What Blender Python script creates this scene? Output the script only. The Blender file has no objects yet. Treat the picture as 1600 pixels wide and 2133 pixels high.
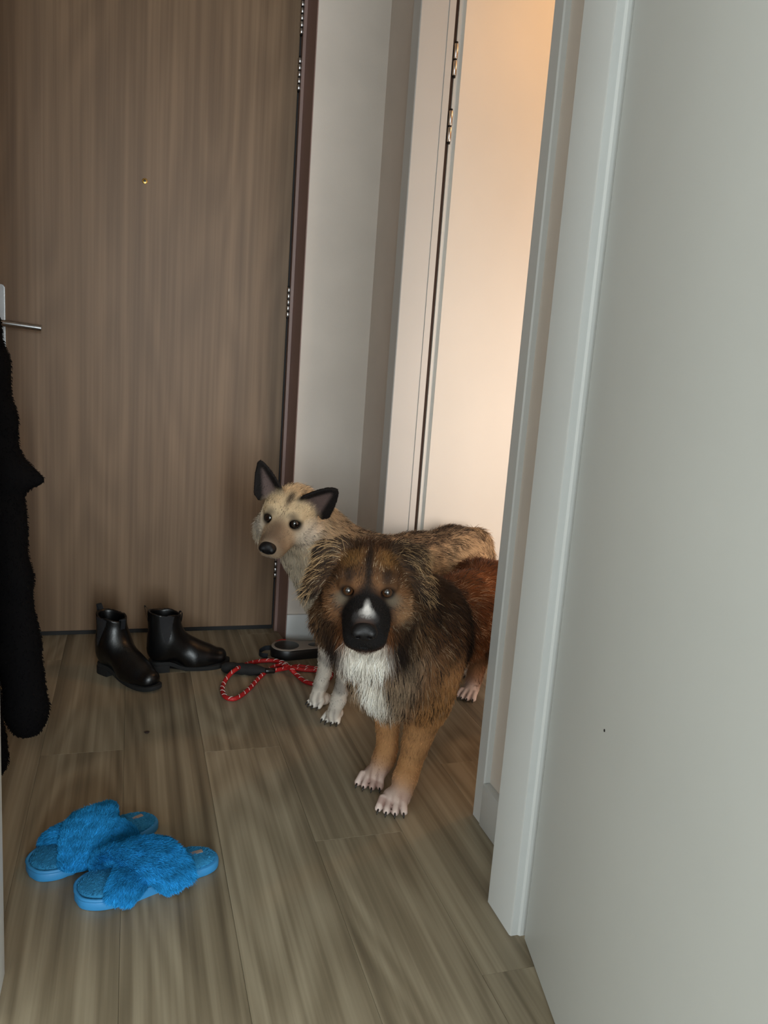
import bpy, bmesh, math, random
import numpy as np
from mathutils import Matrix, Vector

SC = bpy.context.scene
COL = SC.collection
random.seed(7)
RNG = np.random.RandomState(11)

# ------------------------------------------------------------------ camera
F_PX = 1660.0
YAW, PITCH, ROLL = 0.313697, 0.183247, -0.073316
def camera_axes():
    cy, sy = math.cos(YAW), math.sin(YAW); cp, sp = math.cos(PITCH), math.sin(PITCH)
    f = np.array([sy*cp, cy*cp, -sp]); r = np.array([cy, -sy, 0.0]); d = np.cross(f, r)
    cr, sr = math.cos(ROLL), math.sin(ROLL)
    return cr*r+sr*d, -sr*r+cr*d, f
_r, _d, _f = camera_axes()
cam = bpy.data.cameras.new('camera'); cam_o = bpy.data.objects.new('camera', cam); COL.objects.link(cam_o)
cam_o.matrix_world = Matrix(((_r[0], -_d[0], -_f[0], 0), (_r[1], -_d[1], -_f[1], 0), (_r[2], -_d[2], -_f[2], 1.0), (0, 0, 0, 1)))
cam.sensor_fit = 'VERTICAL'; cam.sensor_height = 36.0; cam.lens = F_PX/2133*36.0
cam.clip_start = 0.02; cam.clip_end = 60
SC.camera = cam_o

# ------------------------------------------------------------------ world, lights, exposure
w = bpy.data.worlds.new('world'); SC.world = w; w.use_nodes = True
w.node_tree.nodes['Background'].inputs[0].default_value = (0.6, 0.72, 0.9, 1); w.node_tree.nodes['Background'].inputs[1].default_value = 0.3
def area_light(name, loc, target, sx, sy, energy, color):
    l = bpy.data.lights.new(name, 'AREA'); l.shape = 'RECTANGLE'; l.size = sx; l.size_y = sy; l.energy = energy; l.color = color
    o = bpy.data.objects.new(name, l); COL.objects.link(o); o.location = loc
    o.rotation_euler = (Vector(target)-Vector(loc)).to_track_quat('-Z', 'Y').to_euler(); return o
area_light('south_window_daylight', (-1.2, -3.42, 1.45), (-1.2, 0, 1.45), 2.1, 1.7, 85, (0.88, 0.97, 1.0))
area_light('balcony_door_daylight', (0.42, -3.42, 1.30), (0.42, 0, 1.30), 0.6, 2.0, 145, (0.88, 0.97, 1.0))
area_light('west_window_daylight', (-3.52, -0.9, 1.45), (0, -0.9, 1.45), 2.4, 1.7, 27, (0.88, 0.97, 1.0))
def bulb(name, loc, r, energy, color):
    l = bpy.data.lights.new(name, 'POINT'); l.shadow_soft_size = r; l.energy = energy; l.color = color
    o = bpy.data.objects.new(name, l); COL.objects.link(o); o.location = loc; return o
bulb('side_room_lamp', (1.90, 2.00, 2.32), 0.08, 15.5, (1.0, 0.52, 0.22))
area_light('side_room_fill', (1.75, 1.27, 0.80), (1.60, 3.0, 0.72), 0.9, 1.0, 11.5, (1.0, 0.80, 0.66)).data.spread = 2.1  # added unseen fill light, brightens the open door leaf
SC.view_settings.view_transform = 'Standard'; SC.view_settings.look = 'None'
SC.view_settings.gamma = 1.0; SC.view_settings.use_curve_mapping = False
SC.view_settings.exposure = 0.0

# ------------------------------------------------------------------ helpers
def lin(c):
    c = np.asarray(c, float)/255.0
    return np.where(c <= 0.04045, c/12.92, ((c+0.055)/1.055)**2.4)
def rgba(c): return tuple(lin(c)) + (1.0,)

class NT:
    def __init__(s, name):
        s.m = bpy.data.materials.new(name); s.m.use_nodes = True; s.t = s.m.node_tree; s.b = s.t.nodes['Principled BSDF']
    def n(s, typ, ins=None, **props):
        nd = s.t.nodes.new(typ)
        for k, v in props.items(): setattr(nd, k, v)
        for k, v in (ins or {}).items():
            if isinstance(v, bpy.types.NodeSocket): s.t.links.new(v, nd.inputs[k])
            else: nd.inputs[k].default_value = v
        return nd
    def set(s, **kw):
        for k, v in kw.items():
            k = k.replace('_', ' ')
            if isinstance(v, bpy.types.NodeSocket): s.t.links.new(v, s.b.inputs[k])
            else: s.b.inputs[k].default_value = v
        return s.m
    def ramp(s, fac, stops):
        r = s.n('ShaderNodeValToRGB', {0: fac}); e = r.color_ramp.elements
        while len(e) < len(stops): e.new(0.5)
        for el, (p, c) in zip(e, stops): el.position = p; el.color = rgba(c)
        return r.outputs[0]
    def bump(s, h, strength, dist=0.001):
        return s.n('ShaderNodeBump', {'Height': h, 'Strength': strength, 'Distance': dist}).outputs[0]

def plain(name, c, rough=0.5, metal=0.0, noise=None, spec=0.5, bump=0.0, bscale=200.0):
    t = NT(name)
    if noise:
        tc = t.n('ShaderNodeTexCoord').outputs['Object']
        nz = t.n('ShaderNodeTexNoise', {'Vector': tc, 'Scale': noise[0], 'Detail': 4.0}).outputs[0]
        a = np.clip(np.array(c)*(1-noise[1]), 0, 255); b = np.clip(np.array(c)*(1+noise[1]), 0, 255)
        t.set(Base_Color=t.ramp(nz, [(0.3, a), (0.7, b)]))
    else: t.set(Base_Color=rgba(c))
    if bump:
        tc = t.n('ShaderNodeTexCoord').outputs['Object']
        nz = t.n('ShaderNodeTexNoise', {'Vector': tc, 'Scale': bscale, 'Detail': 3.0}).outputs[0]
        t.set(Normal=t.bump(nz, bump))
    t.set(Roughness=rough, Metallic=metal, Specular_IOR_Level=spec)
    return t.m

def wood(name, dark, mid, light, axis, rough, ring=1.0):
    """long-grain board laminate; grain runs along the local axis"""
    t = NT(name)
    tc = t.n('ShaderNodeTexCoord').outputs['Object']
    rnd = t.n('ShaderNodeObjectInfo').outputs['Random']
    off = t.n('ShaderNodeMath', {0: rnd, 1: 37.0}, operation='MULTIPLY').outputs[0]
    def mapped(across, along):
        sc = [across]*3; sc[axis] = along
        return t.n('ShaderNodeMapping', {'Vector': tc, 'Scale': sc}).outputs[0]
    broad = t.n('ShaderNodeTexNoise', {'Vector': mapped(16, 0.45), 'W': off, 'Scale': 1.0, 'Detail': 3.0}, noise_dimensions='4D').outputs[0]
    shape = t.n('ShaderNodeTexNoise', {'Vector': mapped(4.5, 0.7), 'W': off, 'Scale': 1.0, 'Detail': 1.0}, noise_dimensions='4D').outputs[0]
    k = t.n('ShaderNodeMath', {0: shape, 1: 95.0*ring}, operation='MULTIPLY').outputs[0]
    rings = t.n('ShaderNodeMath', {0: k}, operation='SINE').outputs[0]
    rings = t.n('ShaderNodeMapRange', {0: rings, 1: -1.0, 2: 1.0, 3: 0.0, 4: 1.0}).outputs[0]
    streak = t.n('ShaderNodeTexNoise', {'Vector': mapped(48, 0.40), 'W': off, 'Scale': 1.0, 'Detail': 2.0}, noise_dimensions='4D').outputs[0]
    fine = t.n('ShaderNodeTexNoise', {'Vector': mapped(110, 2.0), 'W': off, 'Scale': 1.0, 'Detail': 4.0}, noise_dimensions='4D').outputs[0]
    a = t.n('ShaderNodeMath', {0: streak, 1: 0.55, 2: t.n('ShaderNodeMath', {0: broad, 1: 0.5}, operation='MULTIPLY').outputs[0]}, operation='MULTIPLY_ADD').outputs[0]
    b = t.n('ShaderNodeMath', {0: rings, 1: 0.085, 2: a}, operation='MULTIPLY_ADD').outputs[0]
    c = t.n('ShaderNodeMath', {0: fine, 1: 0.34, 2: b}, operation='MULTIPLY_ADD').outputs[0]
    d = t.n('ShaderNodeMath', {0: rnd, 1: 0.07, 2: c}, operation='MULTIPLY_ADD').outputs[0]
    t.set(Base_Color=t.ramp(d, [(0.52, dark), (0.73, mid), (0.94, light)]), Roughness=rough, Specular_IOR_Level=0.35,
          Normal=t.bump(fine, 0.12, 0.0006))
    return t.m

def link(name, mesh, mat=None, parent=None):
    o = bpy.data.objects.new(name, mesh); COL.objects.link(o)
    if mat is not None:
        mesh.materials.clear(); mesh.materials.append(mat)
    if parent is not None: o.parent = parent
    return o
def empty(name, loc=(0, 0, 0), rz=0.0):
    o = bpy.data.objects.new(name, None); COL.objects.link(o); o.location = loc; o.rotation_euler = (0, 0, rz); o.empty_display_size = 0.05
    return o
def tag(o, label, cat, group=None, kind=None):
    o['label'] = label; o['category'] = cat
    if group: o['group'] = group
    if kind: o['kind'] = kind
    return o
def bm_mesh(bm, name, smooth=False, angle=None):
    bmesh.ops.recalc_face_normals(bm, faces=bm.faces)
    me = bpy.data.meshes.new(name); bm.to_mesh(me); bm.free()
    if smooth:
        me.polygons.foreach_set('use_smooth', [True]*len(me.polygons))
        if angle is not None: me.set_sharp_from_angle(angle=angle)
    return me
def add_box(bm, lo, hi, bev=0.0, seg=2, mat=None):
    lo = Vector(lo); hi = Vector(hi); c = (lo+hi)/2; s = hi-lo
    r = bmesh.ops.create_cube(bm, size=1.0)
    for v in r['verts']: v.co = Vector((v.co.x*s.x, v.co.y*s.y, v.co.z*s.z))+c
    if bev > 0:
        es = list({e for v in r['verts'] for e in v.link_edges})
        r2 = bmesh.ops.bevel(bm, geom=es, offset=bev, segments=seg, affect='EDGES', profile=0.5)
def box(name, lo, hi, mat, parent=None, bev=0.0, seg=2):
    """box whose origin is its base centre"""
    lo = Vector(lo); hi = Vector(hi); base = Vector(((lo.x+hi.x)/2, (lo.y+hi.y)/2, lo.z))
    bm = bmesh.new(); add_box(bm, lo-base, hi-base, bev, seg)
    o = link(name, bm_mesh(bm, name, bev > 0, 0.6), mat, parent); o.location = base
    return o
def boxes(name, lst, mat, parent=None, bev=0.0):
    bm = bmesh.new()
    for lo, hi in lst: add_box(bm, lo, hi, bev)
    return link(name, bm_mesh(bm, name, bev > 0, 0.6), mat, parent)
def add_tube(bm, pts, rad, n=10, cap=True):
    pts = [Vector(p) for p in pts]; m = len(pts)
    rad = rad if hasattr(rad, '__len__') else [rad]*m
    rings = []; up = None
    for i, p in enumerate(pts):
        t = (pts[min(i+1, m-1)]-pts[max(i-1, 0)]).normalized()
        if up is None:
            up = Vector((0, 0, 1)) if abs(t.z) < 0.9 else Vector((1, 0, 0))
        a = (up-t*up.dot(t)).normalized(); up = a; b = t.cross(a)
        rings.append([bm.verts.new(p+(a*math.cos(2*math.pi*k/n)+b*math.sin(2*math.pi*k/n))*rad[i]) for k in range(n)])
    for i in range(m-1):
        for k in range(n):
            bm.faces.new((rings[i][k], rings[i][(k+1) % n], rings[i+1][(k+1) % n], rings[i+1][k]))
    if cap:
        bm.faces.new(rings[0][::-1]); bm.faces.new(rings[-1])
def tube(name, pts, rad, mat, parent=None, n=10):
    bm = bmesh.new(); add_tube(bm, pts, rad, n)
    return link(name, bm_mesh(bm, name, True, 0.9), mat, parent)
def spline(pts, n=8):
    """Catmull-Rom through pts"""
    P = [np.array(p, float) for p in pts]; P = [2*P[0]-P[1]]+P+[2*P[-1]-P[-2]]; out = []
    for i in range(1, len(P)-2):
        for k in range(n):
            t = k/n
            out.append(0.5*((2*P[i])+(P[i+1]-P[i-1])*t+(2*P[i-1]-5*P[i]+4*P[i+1]-P[i+2])*t*t+(3*P[i]-P[i-1]-3*P[i+1]+P[i+2])*t**3))
    out.append(P[-2]); return [tuple(p) for p in out]
def prism(name, outline, z0, z1, mat, parent=None, bev=0.0):
    bm = bmesh.new(); vs = [bm.verts.new((x, y, z0)) for x, y in outline]
    f = bm.faces.new(vs); r = bmesh.ops.extrude_face_region(bm, geom=[f])
    for v in r['geom']:
        if isinstance(v, bmesh.types.BMVert): v.co.z = z1
    if bev:
        es = [e for e in bm.edges if abs(e.verts[0].co.z-e.verts[1].co.z) < 1e-6]
        bmesh.ops.bevel(bm, geom=es, offset=bev, segments=2, affect='EDGES', profile=0.5)
    return link(name, bm_mesh(bm, name, True, 0.7), mat, parent)

# ---- signed-distance modelling: one continuous skin from blended shapes
class SDF:
    def __init__(s): s.p = []
    def add(s, fn, lo, hi, k, flow=None, length=0.0, tag=0, op='u'):
        s.p.append((fn, np.array(lo, float), np.array(hi, float), k, flow, length, tag, op)); return s
    def cap(s, a, b, ra, rb, k=0.02, op='u', **kw):
        a = np.array(a, float); b = np.array(b, float); ab = b-a; L2 = max(ab@ab, 1e-12)
        def fn(P):
            t = np.clip(((P-a)@ab)/L2, 0, 1)
            return np.sqrt((((P-a)-t[..., None]*ab)**2).sum(-1))-(ra+(rb-ra)*t)
        r = max(ra, rb)
        return s.add(fn, np.minimum(a, b)-r, np.maximum(a, b)+r, k, op=op, **kw)
    def ell(s, c, r, R=None, k=0.02, op='u', **kw):
        c = np.array(c, float); r = np.array(r, float); R = np.eye(3) if R is None else np.asarray(R, float)
        def fn(P):
            q = (P-c)@R; k0 = np.sqrt(((q/r)**2).sum(-1)); k1 = np.sqrt(((q/(r*r))**2).sum(-1))+1e-9
            return k0*(k0-1.0)/k1
        m = np.sqrt(((R*r)**2).sum(1))
        return s.add(fn, c-m, c+m, k, op=op, **kw)
    def field(s, lo, h, dims, base=0.15):
        F = np.full(dims, base, np.float32)
        ax = [lo[i]+h*np.arange(dims[i]) for i in range(3)]
        for fn, a, b, k, fl, le, tg, op in s.p:
            m = k+3*h
            i0 = [max(0, int((a[i]-m-lo[i])/h)) for i in range(3)]; i1 = [min(dims[i], int((b[i]+m-lo[i])/h)+2) for i in range(3)]
            if any(i1[i] <= i0[i] for i in range(3)): continue
            G = np.stack(np.meshgrid(*[ax[i][i0[i]:i1[i]] for i in range(3)], indexing='ij'), -1)
            d = fn(G); sl = tuple(slice(i0[i], i1[i]) for i in range(3)); f = F[sl]
            if op == 'u':
                hh = np.maximum(k-np.abs(f-d), 0)/k; F[sl] = np.minimum(f, d)-hh*hh*k*0.25
            else:
                d = -d; hh = np.maximum(k-np.abs(f-d), 0)/k; F[sl] = np.maximum(f, d)+hh*hh*k*0.25
        return F
    def mesh(s, h, pad=None):
        pad = pad or 3*h
        lo = np.min([p[1] for p in s.p if p[7] == 'u'], 0)-pad-0.02; hi = np.max([p[2] for p in s.p if p[7] == 'u'], 0)+pad+0.02
        dims = tuple(int(np.ceil((hi[i]-lo[i])/h))+1 for i in range(3))
        F = s.field(lo, h, dims)
        return surface_nets(F, lo, h)
def surface_nets(F, lo, h):
    I = F < 0
    c = [I[i:I.shape[0]-1+i, j:I.shape[1]-1+j, k:I.shape[2]-1+k] for i in (0, 1) for j in (0, 1) for k in (0, 1)]
    n = sum(x.astype(np.int8) for x in c); act = (n > 0) & (n < 8)
    idx = np.argwhere(act); ids = -np.ones(act.shape, np.int64); ids[act] = np.arange(len(idx))
    acc = np.zeros((len(idx), 3)); cnt = np.zeros(len(idx))
    cor = [(i, j, k) for i in (0, 1) for j in (0, 1) for k in (0, 1)]
    for a in range(8):
        for b in range(a+1, 8):
            if sum(abs(cor[a][q]-cor[b][q]) for q in range(3)) != 1: continue
            A = np.array(cor[a]); B = np.array(cor[b])
            fa = F[tuple((idx+A).T)]; fb = F[tuple((idx+B).T)]; cr = (fa < 0) != (fb < 0)
            t = np.where(cr, fa/np.where(cr, fa-fb, 1), 0)
            acc += np.where(cr[:, None], A+t[:, None]*(B-A), 0); cnt += cr
    V = lo+h*(idx+acc/cnt[:, None])
    quads = []
    for axis in range(3):
        u, v = (axis+1) % 3, (axis+2) % 3
        sl0 = [slice(None)]*3; sl1 = [slice(None)]*3; sl0[axis] = slice(0, -1); sl1[axis] = slice(1, None)
        A = I[tuple(sl0)]; B = I[tuple(sl1)]; e = np.argwhere(A != B)
        ok = (e[:, u] > 0) & (e[:, v] > 0) & (e[:, u] < I.shape[u]-1) & (e[:, v] < I.shape[v]-1); e = e[ok]
        fl = A[tuple(e.T)]
        du = np.zeros(3, int); du[u] = 1; dv = np.zeros(3, int); dv[v] = 1
        q = np.stack([ids[tuple((e-du-dv).T)], ids[tuple((e-dv).T)], ids[tuple(e.T)], ids[tuple((e-du).T)]], 1)
        q = np.where(fl[:, None], q, q[:, ::-1]); quads.append(q)
    return V, np.concatenate(quads)
def np_mesh(name, V, Q, smooth=True):
    me = bpy.data.meshes.new(name)
    me.from_pydata(V.tolist(), [], Q.tolist()); me.update()
    if smooth: me.polygons.foreach_set('use_smooth', [True]*len(me.polygons))
    return me
def relax(V, Q, n, lam=0.5):
    for _ in range(n):
        S = np.zeros_like(V); c = np.zeros(len(V))
        for a in range(4):
            b = (a+1) % 4
            for i, j in ((a, b), (b, a)):
                for x in range(3): S[:, x] += np.bincount(Q[:, i], V[Q[:, j], x], len(V))
                c += np.bincount(Q[:, i], minlength=len(V))
        V = V+lam*(S/c[:, None]-V)
    return V
def vnormals(V, Q):
    n = np.cross(V[Q[:, 2]]-V[Q[:, 0]], V[Q[:, 3]]-V[Q[:, 1]]); N = np.zeros_like(V)
    for a in range(4):
        for x in range(3): N[:, x] += np.bincount(Q[:, a], n[:, x], len(V))
    return N/(np.linalg.norm(N, axis=1, keepdims=True)+1e-12)
def unit(v): return v/(np.linalg.norm(v, axis=-1, keepdims=True)+1e-12)
def lownoise(P, s, seed=0):
    r = np.random.RandomState(seed); o = np.zeros((len(P), 3))
    for _ in range(4):
        K = r.normal(size=(3, 3))*s; ph = r.uniform(0, 6.28, 3); o += np.sin(P@K+ph)
    return o/4
def strands(name, V, Q, N, n, flow, length, colour, mat, parent, lift=0.35, rad=0.00045, pts=5, droop=0.0, weight=None, keep=None, clump=0.35, jitter=0.18, zmin=0.002, csc=70.0, seed=1, grizzle=None):
    """fur: real hair strands rooted on the skin. flow/length/colour are per-vertex arrays"""
    r = np.random.RandomState(seed)
    ar = 0.5*np.linalg.norm(np.cross(V[Q[:, 2]]-V[Q[:, 0]], V[Q[:, 3]]-V[Q[:, 1]]), axis=1)
    if weight is not None: ar = ar*weight[Q].mean(1)
    f = r.choice(len(Q), n, p=ar/ar.sum()); a, b = r.rand(n, 1), r.rand(n, 1)
    W = [(1-a)*(1-b), a*(1-b), a*b, (1-a)*b]
    lerp = lambda X: sum(W[i]*X[Q[f, i]] for i in range(4)) if X.ndim > 1 else sum(W[i][:, 0]*X[Q[f, i]] for i in range(4))
    P, NN, FL, LE, CO = lerp(V), unit(lerp(N)), lerp(flow), lerp(length), lerp(colour)
    GZ = lerp(grizzle) if grizzle is not None else np.zeros(n)
    k = LE > 0.0012
    if keep is not None: k &= keep(P)
    P, NN, FL, LE, CO, GZ = P[k], NN[k], FL[k], LE[k], CO[k], GZ[k]; n = len(P)
    T = unit(FL-NN*(FL*NN).sum(1, keepdims=True))
    nz = lownoise(P, csc, 3)+0.5*lownoise(P, csc*2.3, 4)
    D = unit(T+clump*(nz-NN*(nz*NN).sum(1, keepdims=True))+jitter*r.normal(size=(n, 3)))
    LE = LE*(0.65+0.5*r.rand(n))*(1+0.25*nz[:, 0])
    d0 = unit(NN*lift*1.6+D*(1-lift)); d1 = unit(NN*lift*0.3+D+np.array([0, 0, -1.0])*droop*np.minimum(LE, 0.06)[:, None]*20)
    t = np.linspace(0, 1, pts)[None, :, None]
    X = P[:, None]-0.001*NN[:, None]+LE[:, None, None]*(t*d0[:, None]+0.5*t*t*(d1-d0)[:, None])
    X[..., 2] = np.maximum(X[..., 2], zmin)
    hc = bpy.data.hair_curves.new(name); hc.add_curves([pts]*n)
    hc.attributes['position'].data.foreach_set('vector', X.astype(np.float32).ravel())
    ra = hc.attributes.get('radius') or hc.attributes.new('radius', 'FLOAT', 'POINT')
    rr = (rad*(1-0.75*np.linspace(0, 1, pts)**2))[None, :]*(0.8+0.4*r.rand(n, 1))
    ra.data.foreach_set('value', rr.astype(np.float32).ravel())
    ca = hc.attributes.new('tint', 'FLOAT_COLOR', 'CURVE')
    pick = r.rand(n)+0.35*nz[:, 2]; CO = np.where(((pick < GZ) & (GZ > 0.02))[:, None], lin((28, 22, 19))[None], CO); CO = np.where(((pick > 1-GZ*0.25) & (GZ > 0.02))[:, None], CO*0.6+0.4*lin((206, 184, 152))[None], CO)
    var = np.exp(r.normal(0, 0.22, (n, 1)))*(1+0.4*nz[:, 1:2]); CO = np.clip(CO*var, 0.002, 1)
    ca.data.foreach_set('color', np.concatenate([CO, np.ones((n, 1))], 1).astype(np.float32).ravel())
    hc.materials.append(mat)
    o = bpy.data.objects.new(name, hc); COL.objects.link(o); o.parent = parent
    o['kind'] = 'stuff'
    return o
def tint_material(name, rough=0.6, spec=0.25):
    t = NT(name); a = t.n('ShaderNodeAttribute', attribute_name='tint')
    return t.set(Base_Color=a.outputs['Color'], Roughness=rough, Specular_IOR_Level=spec)
def set_tint(me, C):
    a = me.attributes.new('tint', 'FLOAT_COLOR', 'POINT')
    a.data.foreach_set('color', np.concatenate([C, np.ones((len(C), 1))], 1).astype(np.float32).ravel())

# ------------------------------------------------------------------ materials
M = {}
M['wall'] = plain('wall_paint', (212, 203, 193), 0.75, noise=(6, 0.015), bump=0.25, bscale=350)
M['white'] = plain('white_lacquer', (204, 207, 206), 0.42, noise=(4, 0.01))
M['leaf'] = plain('leaf_lacquer', (213, 218, 217), 0.5, noise=(3, 0.012), bump=0.05, bscale=500)
M['ceiling'] = plain('ceiling_plaster', (225, 223, 218), 0.8, bump=0.3, bscale=220)
M['taupe'] = plain('taupe_frame', (132, 106, 98), 0.45, noise=(5, 0.03))
M['black'] = plain('black_rubber', (14, 13, 13), 0.7)
M['steel'] = plain('brushed_steel', (200, 200, 200), 0.28, 1.0, noise=(40, 0.04))
M['dark_steel'] = plain('hinge_gap', (18, 16, 15), 0.5, 0.6)
M['brass'] = plain('peephole_brass', (205, 165, 90), 0.25, 1.0)
M['lens'] = plain('peephole_lens', (20, 18, 16), 0.08)
M['floor'] = wood('oak_laminate_plank', (86, 76, 61), (126, 115, 95), (160, 149, 127), 1, 0.42)
M['door'] = wood('walnut_door_laminate', (90, 69, 49), (105, 83, 61), (123, 99, 75), 2, 0.5, 0.7)
M['gap_shade'] = plain('gap_shade_brown', (46, 32, 24), 0.8)
M['sub'] = plain('subfloor', (50, 42, 34), 0.9)

# ------------------------------------------------------------------ the room
H = 2.6
def struct(o, label, cat): return tag(o, label, cat, kind='structure')
fl = empty('floor'); struct(fl, 'greyed oak laminate floor of long planks running towards the brown entrance door', 'floor')
box('subfloor', (-3.7, -3.6, -0.10), (3.1, 3.1, -0.012), M['sub'], fl)
PW, PL = 0.1945, 1.29
def plank(x0, x1, y0, y1):
    box('plank', (x0+0.0002, y0+0.0002, -0.012), (x1-0.0002, y1-0.0002, 0.0), M['floor'], fl, 0.0004, 1)
joints = {-1: 1.954, 0: 2.44, 1: 1.909, 2: 1.482, 3: 1.056, 4: 1.75, 5: 0.6, -2: 1.3, -3: 0.9}
i = -19
while True:
    x0 = -0.007+PW*i; x1 = x0+PW; i += 1
    if x0 > 3.05: break
    y = joints.get(i-1, 0.2+1.2*((i*0.617) % 1.0)); cuts = []; pl_ = 1.42 if i == 1 else PL
    while y > -3.55: cuts.append(y); y -= pl_
    y = cuts[0]+pl_
    while y < 3.0: cuts.append(y); y += pl_
    cuts = [-3.55]+sorted(cuts)+[3.0]
    for a, b in zip(cuts[:-1], cuts[1:]):
        if a > 2.81 and x0 < 0.75: continue
        if x1 < -0.75 and b > 1.35: b = 1.2
        if b-a < 0.02: continue
        if x0 < 0.75 and b > 2.84: b = 2.84
        if a < b: plank(x0, x1, a, b)
struct(box('ceiling', (-3.7, -3.6, H), (3.1, 3.1, H+0.1), M['ceiling']), 'plain white ceiling above the hallway', 'ceiling')
XR = 0.774
struct(box('wall_left', (-0.74, 1.22, 0), (-0.62, 2.95, H), M['wall']), 'off-white hall wall behind the black robe', 'wall')
struct(boxes('wall_back', [((0.536, 2.69, 0), (0.94, 2.95, H)), ((-0.62, 2.69, 0), (-0.50, 2.95, H)), ((-0.50, 2.69, 2.37), (0.536, 2.95, H)), ((0.94, 2.85, 0), (3.05, 2.95, H))], M['wall']),
       'off-white end wall between the brown entrance door and the hall corner', 'wall')
struct(boxes('wall_right', [((XR, 1.224, 0), (0.86, 1.479, H)), ((XR, 2.400, 0), (0.86, 2.69, H)), ((XR, 1.479, 2.37), (0.86, 2.400, H))], M['wall']),
       'off-white right hall wall with the doorway to the lamplit room', 'wall')
struct(boxes('wall_front', [((0.70, 1.135, 0), (3.05, 1.220, H)), ((-3.65, 1.135, 0), (-0.215, 1.220, H)), ((-0.215, 1.135, 2.37), (0.70, 1.220, H))], M['wall']),
       'white cross wall whose cut end stands at the left picture edge', 'wall')
struct(box('wall_west', (-3.7, -3.6, 0), (-3.6, 1.135, H), M['wall']), 'white living room wall behind the camera on the window side', 'wall')
struct(boxes('wall_south', [((-3.6, -3.6, 0), (0.08, -3.5, 0.55)), ((0.76, -3.6, 0), (3.05, -3.5, 0.55)), ((-3.6, -3.6, 2.35), (3.05, -3.5, H)), ((-3.6, -3.6, 0.55), (-2.95, -3.5, 2.35)), ((-0.05, -3.6, 0.0), (0.08, -3.5, 2.35)), ((0.76, -3.6, 0.0), (3.05, -3.5, 2.35))], M['wall']),
       'white living room wall behind the camera with the window opening', 'wall')
struct(box('wall_east', (3.05, -3.6, 0), (3.15, 2.95, H), M['wall']), 'white outer wall of the rooms right of the hallway', 'wall')

# frames
BBH = 0.10
def baseboard(name, lo, hi, label): struct(box(name, lo, hi, M['white'], None, 0.0015, 2), label, 'baseboard')
baseboard('baseboard_back', (0.536, 2.679, 0), (0.761, 2.69, BBH), 'white baseboard under the end wall behind the pale dog')
baseboard('baseboard_right', (0.761, 2.404, 0), (0.774, 2.69, BBH), 'white baseboard in the dark hall corner right of the end wall')
baseboard('baseboard_front', (0.756, 1.224, 0), (0.774, 1.475, BBH), 'short white baseboard between the two white door frames')
baseboard('baseboard_left', (-0.62, 1.222, 0), (-0.609, 2.69, BBH), 'white baseboard under the wall behind the black robe')

# trim_1: taupe steel frame of the entrance door
t1 = empty('trim_1', (0.52, 2.75, 0)); struct(t1, 'taupe steel frame around the brown entrance door', 'door frame')
def frame_poly(name, outline, z0, z1, mat, parent):
    o = prism(name, outline, z0, z1, mat, None); o.parent = parent; o.matrix_parent_inverse = Matrix.Translation(-parent.location); return o
frame_poly('jamb', [(0.5135, 2.795), (0.5235, 2.795), (0.527, 2.775), (0.5335, 2.70), (0.5335, 2.684), (0.5365, 2.684), (0.5365, 2.9), (0.5135, 2.9)], 0, 2.37, M['taupe'], t1)
frame_poly('jamb', [(-0.4535, 2.795), (-0.4635, 2.795), (-0.467, 2.775), (-0.4735, 2.70), (-0.4735, 2.684), (-0.5005, 2.684), (-0.5005, 2.9), (-0.4535, 2.9)], 0, 2.37, M['taupe'], t1)
o = boxes('head', [((-0.4735, 2.69, 2.335), (0.5335, 2.9, 2.37))], M['taupe'], t1); o.matrix_parent_inverse = Matrix.Translation(-t1.location)

# trim_2: white frame of the doorway to the lamplit room
t2 = empty('trim_2', (0.8, 1.93, 0)); struct(t2, 'white frame of the doorway where the dogs stand', 'door frame')
def on(parent, o): o.matrix_parent_inverse = Matrix.Translation(-parent.location); return o
on(t2, frame_poly('near_jamb', [(0.7595, 1.480), (0.7625, 1.477), (0.868, 1.477), (0.868, 1.519), (0.7620, 1.519), (0.7595, 1.5165)], 0, 2.335, M['white'], t2))
on(t2, frame_poly('far_jamb', [(0.7575, 2.402), (0.7575, 2.3375), (0.760, 2.335), (0.840, 2.335), (0.8405, 2.338), (0.842, 2.338), (0.8425, 2.334), (0.862, 2.334), (0.862, 2.402)], 0, 2.335, M['white'], t2))
on(t2, boxes('gap_shade', [((0.8625, 2.352, 0.0), (0.8775, 2.384, 2.33))], M['gap_shade'], t2))  # added strip, its dark brown stands in for shade in the door gap
on(t2, boxes('head', [((0.7595, 1.477, 2.335), (0.868, 2.402, 2.37))], M['white'], t2))

# trim_3: white frame between the hall and the room of the camera
t3 = empty('trim_3', (0.69, 1.18, 0)); struct(t3, 'near white door frame with the bright rounded edge right of the dogs', 'door frame')
on(t3, frame_poly('jamb', [(0.6655, 1.228), (0.6655, 1.136), (0.6675, 1.1325), (0.6805, 1.1325), (0.684, 1.129), (0.700, 1.129), (0.712, 1.132), (0.712, 1.228)], 0, 2.335, M['white'], t3))
on(t3, frame_poly('jamb', [(-0.1815, 1.228), (-0.1815, 1.136), (-0.1835, 1.1325), (-0.2275, 1.1325), (-0.2275, 1.228)], 0, 2.335, M['white'], t3))
on(t3, boxes('head', [((-0.2275, 1.1325, 2.335), (0.712, 1.228, 2.38))], M['white'], t3))

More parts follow.
